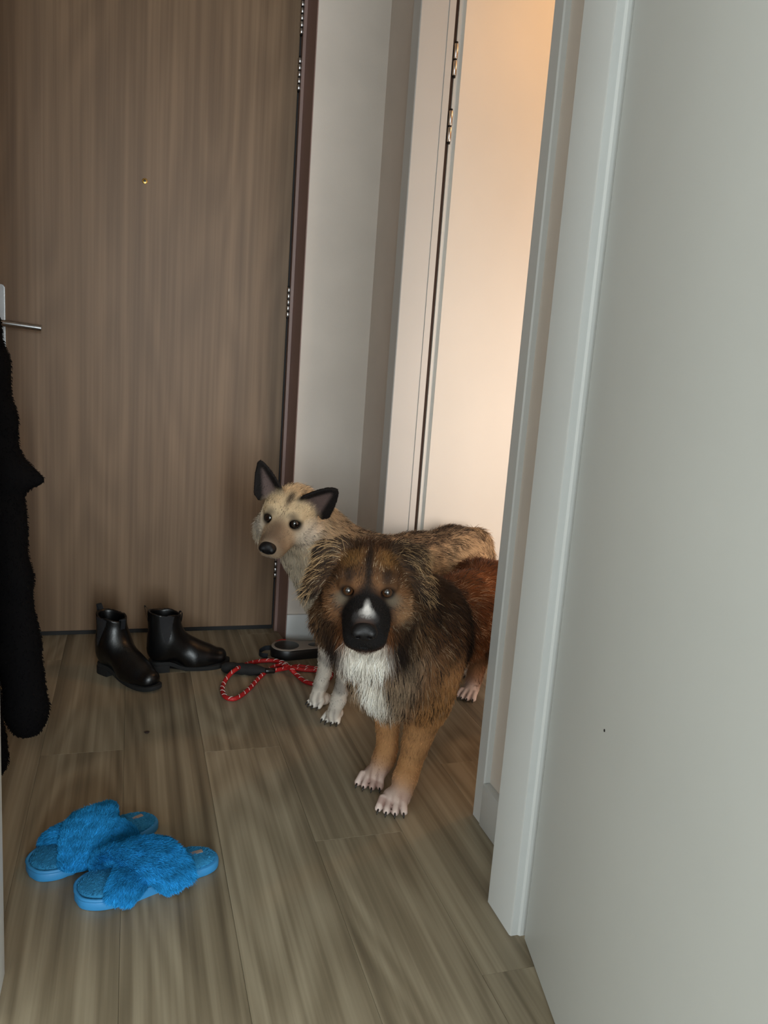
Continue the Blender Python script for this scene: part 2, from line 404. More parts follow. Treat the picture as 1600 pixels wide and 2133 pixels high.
# door_1: brown entrance door
def knuckle_hinge(parent, x, y, z, n, seg, rad, gap=0.002):
    hg = tube('hinge', [(x, y, z-n*seg/2-0.003), (x, y, z+n*seg/2+0.003)], rad*0.7, M['dark_steel'], parent, 10)
    for q in range(n):
        z0 = z-n*seg/2+q*seg
        tube('knuckle', [(x, y, z0+gap), (x, y, z0+gap+0.0015), (x, y, z0+seg-gap-0.0015), (x, y, z0+seg-gap)], [rad*0.8, rad, rad, rad*0.8], M['steel'], hg, 12)
    return hg
d1 = empty('door_1', (0, 0, 0)); struct(d1, 'brown wood-grain entrance door behind the boots', 'door')
box('leaf', (-0.450, 2.82, 0.016), (0.5075, 2.86, 2.331), M['door'], d1, 0.0012, 1)
box('bottom_seal', (-0.450, 2.824, 0.001), (0.5075, 2.856, 0.0165), M['black'], d1)
box('gap_seal', (0.5075, 2.829, 0.0), (0.5135, 2.86, 2.335), M['black'], d1)
for z in (0.25, 1.185, 1.915, 2.085): knuckle_hinge(d1, 0.5105, 2.8155, z, 5, 0.0205, 0.0062)
bm = bmesh.new(); add_tube(bm, [(0.03, 2.8205, 1.519), (0.03, 2.8180, 1.519), (0.03, 2.8172, 1.519)], [0.0085, 0.0085, 0.0065], 20)
ph = link('peephole', bm_mesh(bm, 'peephole', True, 0.7), M['brass'], d1)
bm = bmesh.new(); add_tube(bm, [(0.03, 2.8175, 1.519), (0.03, 2.8165, 1.519), (0.03, 2.816, 1.519)], [0.0045, 0.0042, 0.002], 16)
link('lens', bm_mesh(bm, 'lens', True), M['lens'], ph)
# lever handle with long rounded backplate
hd = empty('handle', (-0.405, 2.82, 1.04)); hd.parent = d1
bm = bmesh.new()
pl = []
for k in range(28):
    a = 2*math.pi*k/28; cx = 0.010 if math.cos(a) > 0 else -0.010; cz = 0.105 if math.sin(a) > 0 else -0.105
    pl.append((cx+0.013*math.cos(a), cz+0.013*math.sin(a)))
vs = [bm.verts.new((x, 0, z)) for x, z in pl]; fc = bm.faces.new(vs); r = bmesh.ops.extrude_face_region(bm, geom=[fc])
for v in r['geom']:
    if isinstance(v, bmesh.types.BMVert): v.co.y = -0.009
bmesh.ops.bevel(bm, geom=[e for e in bm.edges if e.verts[0].co.y < -0.008 and e.verts[1].co.y < -0.008], offset=0.002, segments=2, affect='EDGES')
bp = link('backplate', bm_mesh(bm, 'backplate', True, 0.7), M['steel'], hd)
tube('lever', spline([(0, -0.006, 0.0), (0, -0.035, 0.0), (0.004, -0.049, 0.0), (0.016, -0.055, -0.0005), (0.06, -0.056, -0.003), (0.132, -0.056, -0.008)], 6), 0.0098, M['steel'], hd, 16)

# door_2: white door standing open in the lamplit room
ang = math.radians(22)
d2 = empty('door_2', (0.8790, 2.350, 0), ang); struct(d2, 'white door standing open in the warm lamplit room behind the dogs', 'door')
bm = bmesh.new()
vs = [(0.0, 0.012), (0.0, 0.0), (0.014, 0.0), (0.014, -0.013), (0.83, -0.013), (0.83, 0.027), (0.0, 0.027)]
bv = [bm.verts.new((x, y, 0.008)) for x, y in vs]; fc = bm.faces.new(bv); r = bmesh.ops.extrude_face_region(bm, geom=[fc])
for v in r['geom']:
    if isinstance(v, bmesh.types.BMVert): v.co.z = 2.33
link('leaf', bm_mesh(bm, 'leaf', True, 0.3), M['leaf'], d2)
for z in (1.695, 1.875):
    knuckle_hinge(d2, -0.005, -0.004, z, 2, 0.045, 0.0065)

# door_3: white door folded back towards the camera
dirv = np.array([-0.216, -0.976]); d3 = empty('door_3', (0.6865, 1.121, 0), math.atan2(dirv[1], dirv[0]))
struct(d3, 'large white door opened back along the right picture edge', 'door')
bm = bmesh.new(); add_box(bm, (0.004, 0.0, 0.004), (0.834, 0.040, 2.325), 0.003, 3)
link('leaf', bm_mesh(bm, 'leaf', True, 0.5), M['leaf'], d3)
bm = bmesh.new(); add_tube(bm, [(0, -0.0006, 0), (0, 0.0002, 0)], 0.0022, 8)
sp = link('scuff', bm_mesh(bm, 'scuff'), M['black'], d3); sp.location = (0.236, 0, 0.52)
#OBJECTS_BELOW
# ------------------------------------------------------------------ dogs
M['skin'] = tint_material('dog_skin', 0.75, 0.15)
M['fur'] = tint_material('dog_fur', 0.55, 0.25)
M['nose'] = plain('dog_nose', (14, 13, 14), 0.45, spec=0.3, noise=(300, 0.3), bump=0.4, bscale=700)
M['claw'] = plain('dog_claw', (30, 26, 24), 0.35)
def eye_material(name, iris, pupil_r, iris_r):
    t = NT(name); tc = t.n('ShaderNodeTexCoord').outputs['Object']
    x, y, z = [t.n('ShaderNodeSeparateXYZ', {0: tc}).outputs[i] for i in range(3)]
    yy = t.n('ShaderNodeMath', {0: y, 1: y}, operation='MULTIPLY').outputs[0]
    rr = t.n('ShaderNodeMath', {0: z, 1: z, 2: yy}, operation='MULTIPLY_ADD').outputs[0]
    r = t.n('ShaderNodeMath', {0: rr}, operation='SQRT').outputs[0]
    c = t.ramp(r, [(0.0, (5, 4, 4)), (pupil_r, (5, 4, 4)), (pupil_r+0.0008, iris), (iris_r, iris), (iris_r+0.001, (20, 14, 12))])
    c.node.color_ramp.interpolation = 'LINEAR'
    return t.set(Base_Color=c, Roughness=0.05, Specular_IOR_Level=0.9)
M['eye_brown'] = eye_material('amber_brown_eye', (70, 44, 25), 0.0042, 0.0085)
M['eye_dark'] = eye_material('dark_brown_eye', (30, 20, 15), 0.0045, 0.0085)

def frame3(yaw, pit, rol):
    F = np.array([math.cos(yaw)*math.cos(pit), math.sin(yaw)*math.cos(pit), math.sin(pit)])
    L = np.array([-math.sin(yaw), math.cos(yaw), 0.0]); U = np.cross(F, L)
    return np.stack([F, math.cos(rol)*L+math.sin(rol)*U, -math.sin(rol)*L+math.cos(rol)*U], 1)

class Dog:
    def __init__(s, base, fwd, head_o, head_ypr, hs):
        s.O = np.array([base[0], base[1], 0.0]); u = np.array(fwd, float); u /= np.linalg.norm(u)
        s.f = np.array([u[0], u[1], 0]); s.l = np.array([-u[1], u[0], 0]); s.z = np.array([0, 0, 1.0])
        s.B = np.stack([s.f, s.l, s.z], 1); s.HO = np.array(head_o, float); s.HR = frame3(*head_ypr); s.hs = hs
        s.S = SDF(); s.claws = []; s.paws = []
    def P(s, f, l, z): return s.O+s.B@np.array([f, l, z])
    def Hd(s, F, L, U): return s.HO+s.HR@(np.array([F, L, U])*s.hs)
    def loc_h(s, X): return (X-s.HO)@s.HR/s.hs
    def loc_b(s, X): return (X-s.O)@s.B
    def cap(s, a, b, ra, rb, k=0.03, **kw): s.S.cap(s.P(*a), s.P(*b), ra, rb, k, **kw)
    def ell(s, c, r, k=0.04, tilt=0.0, **kw):
        ct, st = math.cos(tilt), math.sin(tilt); R = s.B@np.array([[ct, 0, -st], [0, 1, 0], [st, 0, ct]])
        s.S.ell(s.P(*c), r, R, k, **kw)
    def hcap(s, a, b, ra, rb, k=0.015, **kw): s.S.cap(s.Hd(*a), s.Hd(*b), ra*s.hs, rb*s.hs, k*s.hs, **kw)
    def hell(s, c, r, k=0.015, R=None, **kw):
        s.S.ell(s.Hd(*c), np.array(r)*s.hs, s.HR if R is None else s.HR@R, k*s.hs, **kw)
    def ear(s, base, tip, face, w0, thick, cup, k=0.012, power=0.75, **kw):
        """leaf-shaped ear blade from base to tip, hollow side towards `face` (head frame)"""
        b = s.Hd(*base); t = s.Hd(*tip); a = t-b; Ln = np.linalg.norm(a); a = a/Ln
        n = s.HR@np.array(face, float); n = n-a*(n@a); n /= np.linalg.norm(n); wv = np.cross(n, a)
        w0 *= s.hs; thick *= s.hs
        def fn(X):
            q = X-b; x = q@a; y = q@wv; z = q@n; tt = np.clip(x/Ln, 0, 1)
            wd = w0*np.sqrt(np.clip(1-tt, 0, 1))**(2*power)*np.clip(0.72+1.1*tt, 0, 1)+0.003
            zc = cup*y*y/w0-0.0*x
            th = thick*(1-0.45*tt)
            e = np.maximum(np.abs(x-Ln*0.5)-Ln*0.5, 0)
            d2 = np.maximum(np.abs(y)-wd, 0); dz = np.abs(z-zc)-th
            return 0.75*(np.sqrt(e**2+d2**2+np.maximum(dz, 0)**2)+np.minimum(dz, 0)*0.7-0.0008)
        m = w0+0.02
        s.S.add(fn, np.minimum(b, t)-m, np.maximum(b, t)+m, k, **kw)
    def paw(s, c, d, wid=0.058, ln=0.075, hgt=0.036, flow=None, spread=1.0, tag=0):
        """c: world xy of the paw centre, d: heading; four toes and claws"""
        d = np.array([d[0], d[1], 0.0]); d /= np.linalg.norm(d); q = np.array([-d[1], d[0], 0]); c = np.array([c[0], c[1], 0.0])
        R = np.stack([d, q, s.z], 1); kw = dict(flow=d, length=0.0024, tag=tag); s.paws.append((c, d, q, wid*spread, ln))
        s.S.ell(c-d*0.016+s.z*hgt*0.52, (ln*0.36, wid*0.40, hgt*0.52), R, 0.012, **kw)
        for i, off in enumerate((-0.385, -0.135, 0.135, 0.385)):
            out = 0.80 if abs(off) > 0.3 else 1.0
            lat = q*off*wid*1.05*spread
            a = c+lat*0.9+d*ln*0.06*out+s.z*hgt*0.66; b = c+lat*1.10+d*ln*0.40*out+s.z*hgt*0.30
            s.S.cap(a, b, wid*0.132, wid*0.134, 0.0025, **kw)
            tip = b+d*wid*0.13; s.claws.append((tip-s.z*0.001, d*0.8+lat/wid*0.4-s.z*0.75))
    def skin(s, h):
        V, Q = s.S.mesh(h); V = relax(V, Q, 1, 0.4); V[:, 2] = np.maximum(V[:, 2], 0.0005)
        s.V, s.Q = V, Q; s.N = vnormals(V, Q)
        Wt = np.zeros(len(V)); FL = np.zeros_like(V); LE = np.zeros(len(V)); s.TG = {}
        for fn, a, b, k, fl, le, tg, op in s.S.p:
            if op != 'u' or fl is None: continue
            near = np.all((V > a-0.05) & (V < b+0.05), 1); ii = np.where(near)[0]
            if not len(ii): continue
            wgt = np.exp(-np.maximum(fn(V[ii]), -0.004)/0.010); Wt[ii] += wgt; FL[ii] += wgt[:, None]*np.array(fl, float); LE[ii] += wgt*le
            s.TG.setdefault(tg, np.zeros(len(V)))[ii] += wgt
        Wt = np.maximum(Wt, 1e-9); s.FL = FL/Wt[:, None]; s.LE = LE/Wt
        for t in s.TG: s.TG[t] /= Wt
    def toe_gaps(s):
        g = np.zeros(len(s.V))
        for c, d, q, wd, ln in s.paws:
            x = (s.V-c)@d; y = ((s.V-c)@q)/(wd*1.08); ok = (np.abs(y) < 0.6) & (x > -0.1*ln) & (x < 0.7*ln) & (s.V[:, 2] < 0.05)
            for gap in (-0.262, 0.0, 0.262): g = np.maximum(g, ok*np.clip(1.3-np.abs(y-gap)/0.055, 0, 1)*np.clip((x/ln-0.08)/0.2, 0, 1))
        return g
    def tg(s, t): return s.TG.get(t, np.zeros(len(s.V)))
def blob(X, c, r, soft=0.35):
    """1 inside the ellipsoid, falling to 0 around its surface"""
    d = np.sqrt((((X-np.array(c))/np.array(r))**2).sum(1)); return np.clip((1+soft-d)/(2*soft), 0, 1)
def mix(C, w, col): return C*(1-w[:, None])+lin(col)*w[:, None]
def finish_dog(dog, name, label, eye_mat, eyes, eye_r, nose_def):
    me = np_mesh(name, dog.V, dog.Q); set_tint(me, dog.C); root = link(name, me, M['skin'])
    tag(root, label, 'dog')
    for (F, L, U) in eyes:
        bm = bmesh.new(); bmesh.ops.create_uvsphere(bm, u_segments=28, v_segments=18, radius=eye_r*dog.hs)
        e = link('eye', bm_mesh(bm, 'eye', True), eye_mat, root); e.location = dog.Hd(F, L, U)
        e.rotation_euler = Matrix([list(r) for r in dog.gaze]).to_euler()
    S = SDF(); nose_def(S); V, Q = S.mesh(0.0014); V = relax(V, Q, 2)
    link('nose', np_mesh('nose', dog.HO+(V@dog.HR.T)*dog.hs, Q), M['nose'], root)
    cm = None
    for p, d in dog.claws:
        if cm is None:
            bm = bmesh.new(); add_tube(bm, [(0, 0, -0.004), (0.0004, 0, 0.002), (0, 0, 0.006), (-0.0015, 0, 0.0095)], [0.0023, 0.0023, 0.0017, 0.0005], 8); cm = bm_mesh(bm, 'claw', True)
            cm.materials.append(M['claw'])
        c = bpy.data.objects.new('claw', cm); COL.objects.link(c); c.parent = root
        d = Vector(d).normalized(); c.location = p; c.rotation_euler = d.to_track_quat('Z', 'X').to_euler()
        if c.location.z+d.z*0.0095 < 0.0005: c.location.z = 0.0005-d.z*0.0095
    return root

def build_long_dog():
    D = Dog((0.60, 1.64), (-0.715, -0.70), (0.467, 1.504, 0.564), (-1.8906, -0.118, 0.027), 1.06)
    f, l, z = D.f, D.l, D.z; HF, HL, HU = D.HR[:, 0], D.HR[:, 1], D.HR[:, 2]
    back = -f
    # trunk
    D.ell((-0.10, 0, 0.355), (0.185, 0.105, 0.135), flow=back*0.6-z*0.8, length=0.036, tag=1)
    D.ell((-0.33, 0, 0.355), (0.21, 0.098, 0.115), flow=back*0.8-z*0.6, length=0.034, tag=2)
    D.ell((-0.53, 0, 0.355), (0.125, 0.098, 0.11), flow=back*0.6-z*0.8, length=0.036, tag=2)
    D.ell((0.035, 0, 0.335), (0.085, 0.088, 0.12), flow=f*0.3-z, length=0.042, tag=3)      # breast
    for sd in (1, -1):
        D.ell((-0.01, 0.072*sd, 0.34), (0.085, 0.05, 0.12), tilt=0.25, flow=back*0.3-z, length=0.03, tag=1)     # shoulder
        D.ell((-0.565, 0.062*sd, 0.325), (0.105, 0.05, 0.13), tilt=-0.2, flow=back*0.5-z, length=0.036, tag=2)  # thigh
    # neck, from withers to skull
    nk = unit(D.HO-D.P(-0.06, 0, 0.40))
    D.S.cap(D.P(-0.06, 0, 0.40), D.Hd(-0.045, 0, -0.015), 0.115, 0.082, 0.05, flow=-nk*0.9-z*0.35, length=0.042, tag=4)
    D.S.cap(D.P(0.04, 0, 0.35), D.Hd(-0.02, 0, -0.07), 0.085, 0.062, 0.05, flow=-z-nk*0.3, length=0.045, tag=3)
    # front legs
    dn = -z
    D.cap((0.0, 0.075, 0.33), (-0.03, 0.062, 0.235), 0.060, 0.050, 0.04, flow=dn, length=0.012, tag=5)
    D.cap((-0.03, 0.062, 0.235), (-0.004, 0.042, 0.085), 0.046, 0.0255, 0.02, flow=dn, length=0.010, tag=5)
    D.cap((-0.004, 0.042, 0.085), (0.018, 0.043, 0.062), 0.0255, 0.0265, 0.01, flow=dn, length=0.008, tag=5)
    D.cap((0.016, 0.043, 0.062), (0.048, 0.048, 0.028), 0.0265, 0.024, 0.012, flow=dn+f*0.5, length=0.006, tag=5)
    D.cap((0.0, -0.07, 0.33), (-0.045, -0.05, 0.225), 0.056, 0.040, 0.04, flow=dn, length=0.012, tag=5)
    D.cap((-0.045, -0.05, 0.225), (-0.048, -0.042, 0.085), 0.036, 0.0235, 0.02, flow=dn, length=0.010, tag=5)
    D.cap((-0.048, -0.042, 0.085), (-0.036, -0.043, 0.060), 0.0235, 0.0255, 0.01, flow=dn, length=0.008, tag=5)
    D.cap((-0.036, -0.043, 0.060), (-0.010, -0.048, 0.028), 0.0255, 0.023, 0.012, flow=dn+f*0.5, length=0.006, tag=5)
    pd = np.array([-0.42, -0.91]); pd /= np.linalg.norm(pd)
    D.paw(np.array([0.5655, 1.536])-pd*0.040, pd, 0.066, 0.080, 0.040, tag=6)
    D.paw(np.array([0.5500, 1.652])-pd*0.036, np.array([-0.52, -0.85]), 0.064, 0.078, 0.038, tag=6)
    # hind legs: thigh, shank, hock, pastern
    for sd, pf, kf in ((-1, -0.635, 0.0), (1, -0.70, -0.02)):
        L_ = 0.066*sd
        D.cap((-0.54+kf, L_, 0.30), (-0.525+kf, L_*1.05, 0.235), 0.075, 0.055, 0.03, flow=dn+back*0.3, length=0.035, tag=2)
        D.cap((-0.525+kf, L_*1.05, 0.235), (pf-0.085, L_, 0.125), 0.052, 0.028, 0.025, flow=dn+back*0.4, length=0.028, tag=7)
        D.cap((pf-0.085, L_, 0.125), (pf-0.035, L_*0.98, 0.035), 0.027, 0.024, 0.015, flow=dn, length=0.012, tag=7)
        c = D.P(pf, L_*0.95, 0); D.paw(c[:2], f[:2], 0.060, 0.074, 0.036, tag=8)
    # tail hanging in a plume
    tl = spline([(-0.63, 0, 0.40), (-0.70, 0.0, 0.36), (-0.73, 0.01, 0.27), (-0.75, 0.01, 0.19)], 3)
    for a, b in zip(tl[:-1], tl[1:]): D.cap(a, b, 0.030, 0.027, 0.02, flow=dn, length=0.05, tag=2)
    # head
    D.hell((0.0, 0, 0.0), (0.078, 0.072, 0.066), flow=-HF*1.0+HU*0.1, length=0.012, tag=10)
    for sd in (1, -1):
        D.hell((0.022, 0.050*sd, -0.035), (0.050, 0.034, 0.046), 0.02, flow=-HF*0.9-HU*0.5+HL*0.3*sd, length=0.013, tag=10)
        D.hell((0.048, 0.028*sd, 0.025), (0.026, 0.025, 0.018), 0.016, flow=-HF*0.6+HU*0.8, length=0.008, tag=10)
        D.hcap((0.075, 0.0155*sd, -0.046), (0.128, 0.0160*sd, -0.056), 0.0265, 0.0215, 0.012, flow=-HF*0.6-HU*0.7, length=0.005, tag=11)
        D.hcap((-0.005, 0.050*sd, -0.065), (-0.05, 0.060*sd, -0.105), 0.042, 0.052, 0.03, flow=-HF*0.8-z*1.0, length=0.030, tag=12)
    for sd in (1, -1): D.hcap((0.088, 0.020*sd, -0.052), (0.118, 0.0215*sd, -0.068), 0.022, 0.0165, 0.010, flow=-HF*0.5-HU*0.8, length=0.005, tag=11)
    D.hcap((0.055, 0, -0.018), (0.140, 0, -0.032), 0.037, 0.028, 0.02, flow=-HF+HU*0.2, length=0.005, tag=11)
    D.hcap((0.03, 0, -0.075), (0.112, 0, -0.078), 0.034, 0.020, 0.012, flow=-HF*0.7-z, length=0.010, tag=13)
    D.hell((0.122, 0, -0.068), (0.020, 0.026, 0.005), 0.004, op='s')
    D.hcap((0.02, 0, -0.09), (-0.02, 0, -0.13), 0.055, 0.075, 0.03, flow=-z-HF*0.2, length=0.045, tag=13)
    for sd in (1, -1):
        D.hell((0.071, 0.036*sd, 0.006), (0.0125, 0.0125, 0.0105), 0.005, op='s')
        D.hcap((0.0665, 0.023*sd, 0.0150), (0.059, 0.049*sd, 0.0118), 0.006, 0.006, 0.007, flow=-HF*0.4+HU, length=0.004, tag=10)
        D.hcap((0.0665, 0.025*sd, -0.0055), (0.058, 0.048*sd, -0.0045), 0.0055, 0.0055, 0.006, flow=-HU, length=0.003, tag=10)
    # hanging ears
    for sd in (1, -1):
        D.hcap((-0.028, 0.055*sd, 0.048), (-0.020, 0.088*sd, 0.045), 0.022, 0.017, 0.018, flow=HL*sd-HU*0.2, length=0.022, tag=14)
        D.ear((-0.020, 0.076*sd, 0.056), (0.004, 0.116*sd, -0.030), (0.6, 0.80*sd, 0.25), 0.038, 0.0065, -0.25, 0.012, 0.6, flow=HL*sd*0.65-HU*0.8, length=0.026, tag=14)
    D.skin(0.0037)
    V = D.V; hx = D.loc_h(V); bx = D.loc_b(V); n = len(V); nz = lownoise(V, 60, 5); nz2 = lownoise(V, 25, 6)
    head = np.clip(sum(D.tg(t) for t in (10, 11, 12, 13, 14)), 0, 1)
    C = np.tile(lin((112, 66, 31)), (n, 1))
    C = mix(C, np.clip(0.5+nz2[:, 0]*0.6, 0, 0.8), (88, 50, 25))
    C = mix(C, D.tg(1)*0.5, (84, 60, 42))
    C = mix(C, D.tg(3), (150, 128, 104)); C = mix(C, D.tg(4)*0.85, (84, 62, 42))
    leg = np.clip(D.tg(5), 0, 1); C = mix(C, leg, (166, 122, 80))
    C = mix(C, leg*blob(bx, (-0.06, -0.02, 0.25), (0.06, 0.06, 0.07))*0.8, (120, 105, 92))
    C = mix(C, D.tg(7), (160, 118, 84)); C = mix(C, np.clip(D.tg(6)+D.tg(8), 0, 1), (218, 198, 188))
    pw = np.clip(D.tg(6), 0, 1); C = mix(C, pw*np.clip(nz[:, 1]*3-0.3, 0, 0.6), (150, 112, 100)); C = mix(C, D.toe_gaps()*0.6, (104, 66, 56))
    # tan shoulder below the ruff, black band behind it, dark withers
    C = mix(C, blob(bx, (0.0, 0.11, 0.26), (0.08, 0.07, 0.07), 0.4)*0.8, (172, 124, 76))
    C = mix(C, blob(bx, (-0.115, 0.10, 0.36), (0.058, 0.12, 0.22), 0.3), (20, 16, 15))
    C = mix(C, blob(bx, (-0.115, -0.10, 0.36), (0.058, 0.12, 0.22), 0.3), (20, 16, 15))
    C = mix(C, blob(bx, (-0.05, 0.0, 0.52), (0.22, 0.12, 0.09), 0.4)*0.75, (40, 30, 24))
    # neck ruff: white breast, grey-tan below it, black side locks
    C = mix(C, blob(hx, (0.03, 0.0, -0.150), (0.095, 0.050, 0.060), 0.3), (232, 226, 214))
    C = mix(C, blob(bx, (0.115, -0.005, 0.285), (0.07, 0.034, 0.055), 0.35), (232, 226, 214))
    for sd in (1, -1):
        C = mix(C, blob(hx, (0.005, 0.076*sd, -0.115), (0.07, 0.030, 0.075), 0.35)*0.97, (20, 16, 15))
        C = mix(C, blob(hx, (-0.02, 0.105*sd, -0.09), (0.05, 0.025, 0.07), 0.4)*0.6, (128, 94, 62))
    # face
    fw = np.clip(D.tg(10)+D.tg(14)+D.tg(12)*0.5, 0, 1)
    C = mix(C, fw*0.9, (80, 57, 38))
    C = mix(C, blob(hx, (-0.05, 0, 0.045), (0.050, 0.11, 0.05), 0.35)*fw*0.95, (36, 27, 21))
    C = mix(C, np.clip(D.tg(14), 0, 1)*0.75, (58, 44, 32))
    for sd in (1, -1):
        C = mix(C, blob(hx, (0.030, 0.036*sd, 0.056), (0.024, 0.020, 0.016), 0.6)*0.7, (124, 90, 50))
        C = mix(C, blob(hx, (0.066, 0.016*sd, 0.022), (0.016, 0.012, 0.014), 0.6)*0.6, (118, 82, 52))
        C = mix(C, blob(hx, (0.045, 0.060*sd, -0.030), (0.03, 0.02, 0.03), 0.5)*0.7, (146, 104, 70))
        C = mix(C, blob(hx, (0.035, 0.064*sd, -0.062), (0.035, 0.018, 0.012), 0.5)*0.8, (30, 23, 20))
        C = mix(C, blob(hx, (0.058, 0.034*sd, 0.031), (0.018, 0.0095, 0.012), 0.5)*0.9, (24, 18, 16))
        C = mix(C, blob(hx, (0.066, 0.043*sd, -0.012), (0.018, 0.018, 0.012), 0.5)*0.7, (96, 86, 72))
        C = mix(C, blob(hx, (0.004, 0.112*sd, -0.025), (0.04, 0.025, 0.025), 0.5)*0.9*D.tg(14), (20, 16, 15))
    C = mix(C, blob(hx, (0.045, 0, 0.055), (0.07, 0.0065, 0.045), 0.4)*0.9, (26, 20, 17))
    mz = np.clip(blob(hx, (0.122, 0, -0.040), (0.055, 0.060, 0.052), 0.22)+blob(hx, (0.084, 0, -0.012), (0.032, 0.027, 0.028), 0.35)+blob(hx, (0.088, 0, -0.042), (0.032, 0.050, 0.040), 0.3), 0, 1)
    C = mix(C, blob(hx, (0.082, 0, -0.020), (0.030, 0.052, 0.030), 0.5)*0.75, (38, 31, 27))
    for sd in (1, -1): C = mix(C, blob(hx, (0.066, 0.044*sd, -0.010), (0.018, 0.018, 0.011), 0.5)*0.6, (98, 88, 74))
    C = mix(C, blob(hx, (0.080, 0, 0.006), (0.030, 0.013, 0.022), 0.7)*0.9, (26, 21, 19))
    C = mix(C, blob(hx, (0.035, 0.066, -0.040), (0.035, 0.02, 0.026), 0.5)*0.6, (164, 128, 94))
    C = mix(C, mz, (22, 20, 20))
    C = mix(C, np.clip(blob(hx, (0.128, 0.002, 0.001), (0.016, 0.0045, 0.012), 0.8)+blob(hx, (0.139, 0.003, -0.006), (0.010, 0.010, 0.008), 0.8), 0, 1)*np.clip(0.75+0.5*nz[:, 0], 0.3, 0.9), (230, 226, 222))
    C = mix(C, blob(hx, (0.142, 0, -0.012), (0.012, 0.019, 0.008), 0.7)*0.45, (120, 118, 118))
    C = mix(C, blob(hx, (0.078, 0, -0.100), (0.06, 0.034, 0.014), 0.4), (214, 204, 190))
    eyes = [(0.0645, 0.036, 0.005), (0.0645, -0.036, 0.005)]
    for e in eyes: C = mix(C, blob(hx, e, (0.016, 0.0155, 0.0125), 0.25), (18, 14, 13))
    D.C = C; gz = unit(np.array([0, 0, 1.0])-D.HO); gl = unit(np.cross(z, gz)); D.gaze = np.stack([gz, gl, np.cross(gz, gl)], 1)
    def nose(S):
        S.ell((0.1585, 0, -0.0310), (0.0155, 0.0230, 0.0175), k=0.004)
        S.cap((0.156, 0, -0.040), (0.150, 0, -0.056), 0.007, 0.004, 0.006)
        for sd in (1, -1):
            S.ell((0.1650, 0.0130*sd, -0.0315), (0.0098, 0.0092, 0.0090), k=0.006)
            S.cap((0.176, 0.0085*sd, -0.0365), (0.160, 0.0115*sd, -0.0375), 0.0027, 0.0024, 0.003, op='s')
            S.cap((0.170, 0.013*sd, -0.036), (0.160, 0.019*sd, -0.034), 0.0024, 0.0018, 0.002, op='s')
    root = finish_dog(D, 'long_haired_dog', 'long-haired brown dog with black muzzle and white chest, standing in front', M['eye_brown'], eyes, 0.0110, nose)
    keep = lambda P: np.all([((D.loc_h(P)-np.array(e))**2).sum(1) > 0.0150**2 for e in eyes], 0) & (((D.loc_h(P)-np.array((0.161, 0, -0.031)))/np.array((0.021, 0.026, 0.021))) ** 2).sum(1).__gt__(1.0)
    LE = D.LE.copy()
    for e in eyes: LE *= 1-0.75*blob(hx, e, (0.028, 0.028, 0.024), 0.3)
    wt = np.clip(1.4-18*LE, 0.55, 1.4); wt = wt*(1+1.6*np.clip(D.tg(10)+D.tg(11)+D.tg(14)+D.tg(12), 0, 1))
    # long pale fringes on the ears
    gz_ = np.clip(0.22*D.tg(1)+0.10*D.tg(2)+0.35*D.tg(4)+0.15*D.tg(3)+0.2*D.tg(12)+0.03*D.tg(10)+0.15*D.tg(14), 0, 0.4)*(C.mean(1) > 0.03)*(C.mean(1) < 0.5)
    strands('fur', D.V, D.Q, D.N, 105000, D.FL, LE, C, M['fur'], root, lift=0.24, rad=0.00042, droop=0.5, weight=wt, keep=keep, csc=60, seed=3, clump=0.5, grizzle=gz_)
    ew = np.clip(D.tg(14)*3-1.6, 0, 1)*(D.N@HF > -0.3)+1e-6
    CE = np.tile(lin((158, 128, 92)), (n, 1))
    strands('ear_fringe', D.V, D.Q, D.N, 900, D.FL+0.5*np.sign(hx[:, 1:2])*HL, np.full(n, 0.034), CE, M['fur'], root, lift=0.2, rad=0.0005, droop=0.8, weight=ew, clump=0.5, jitter=0.22, csc=160, seed=8)
    return D, root

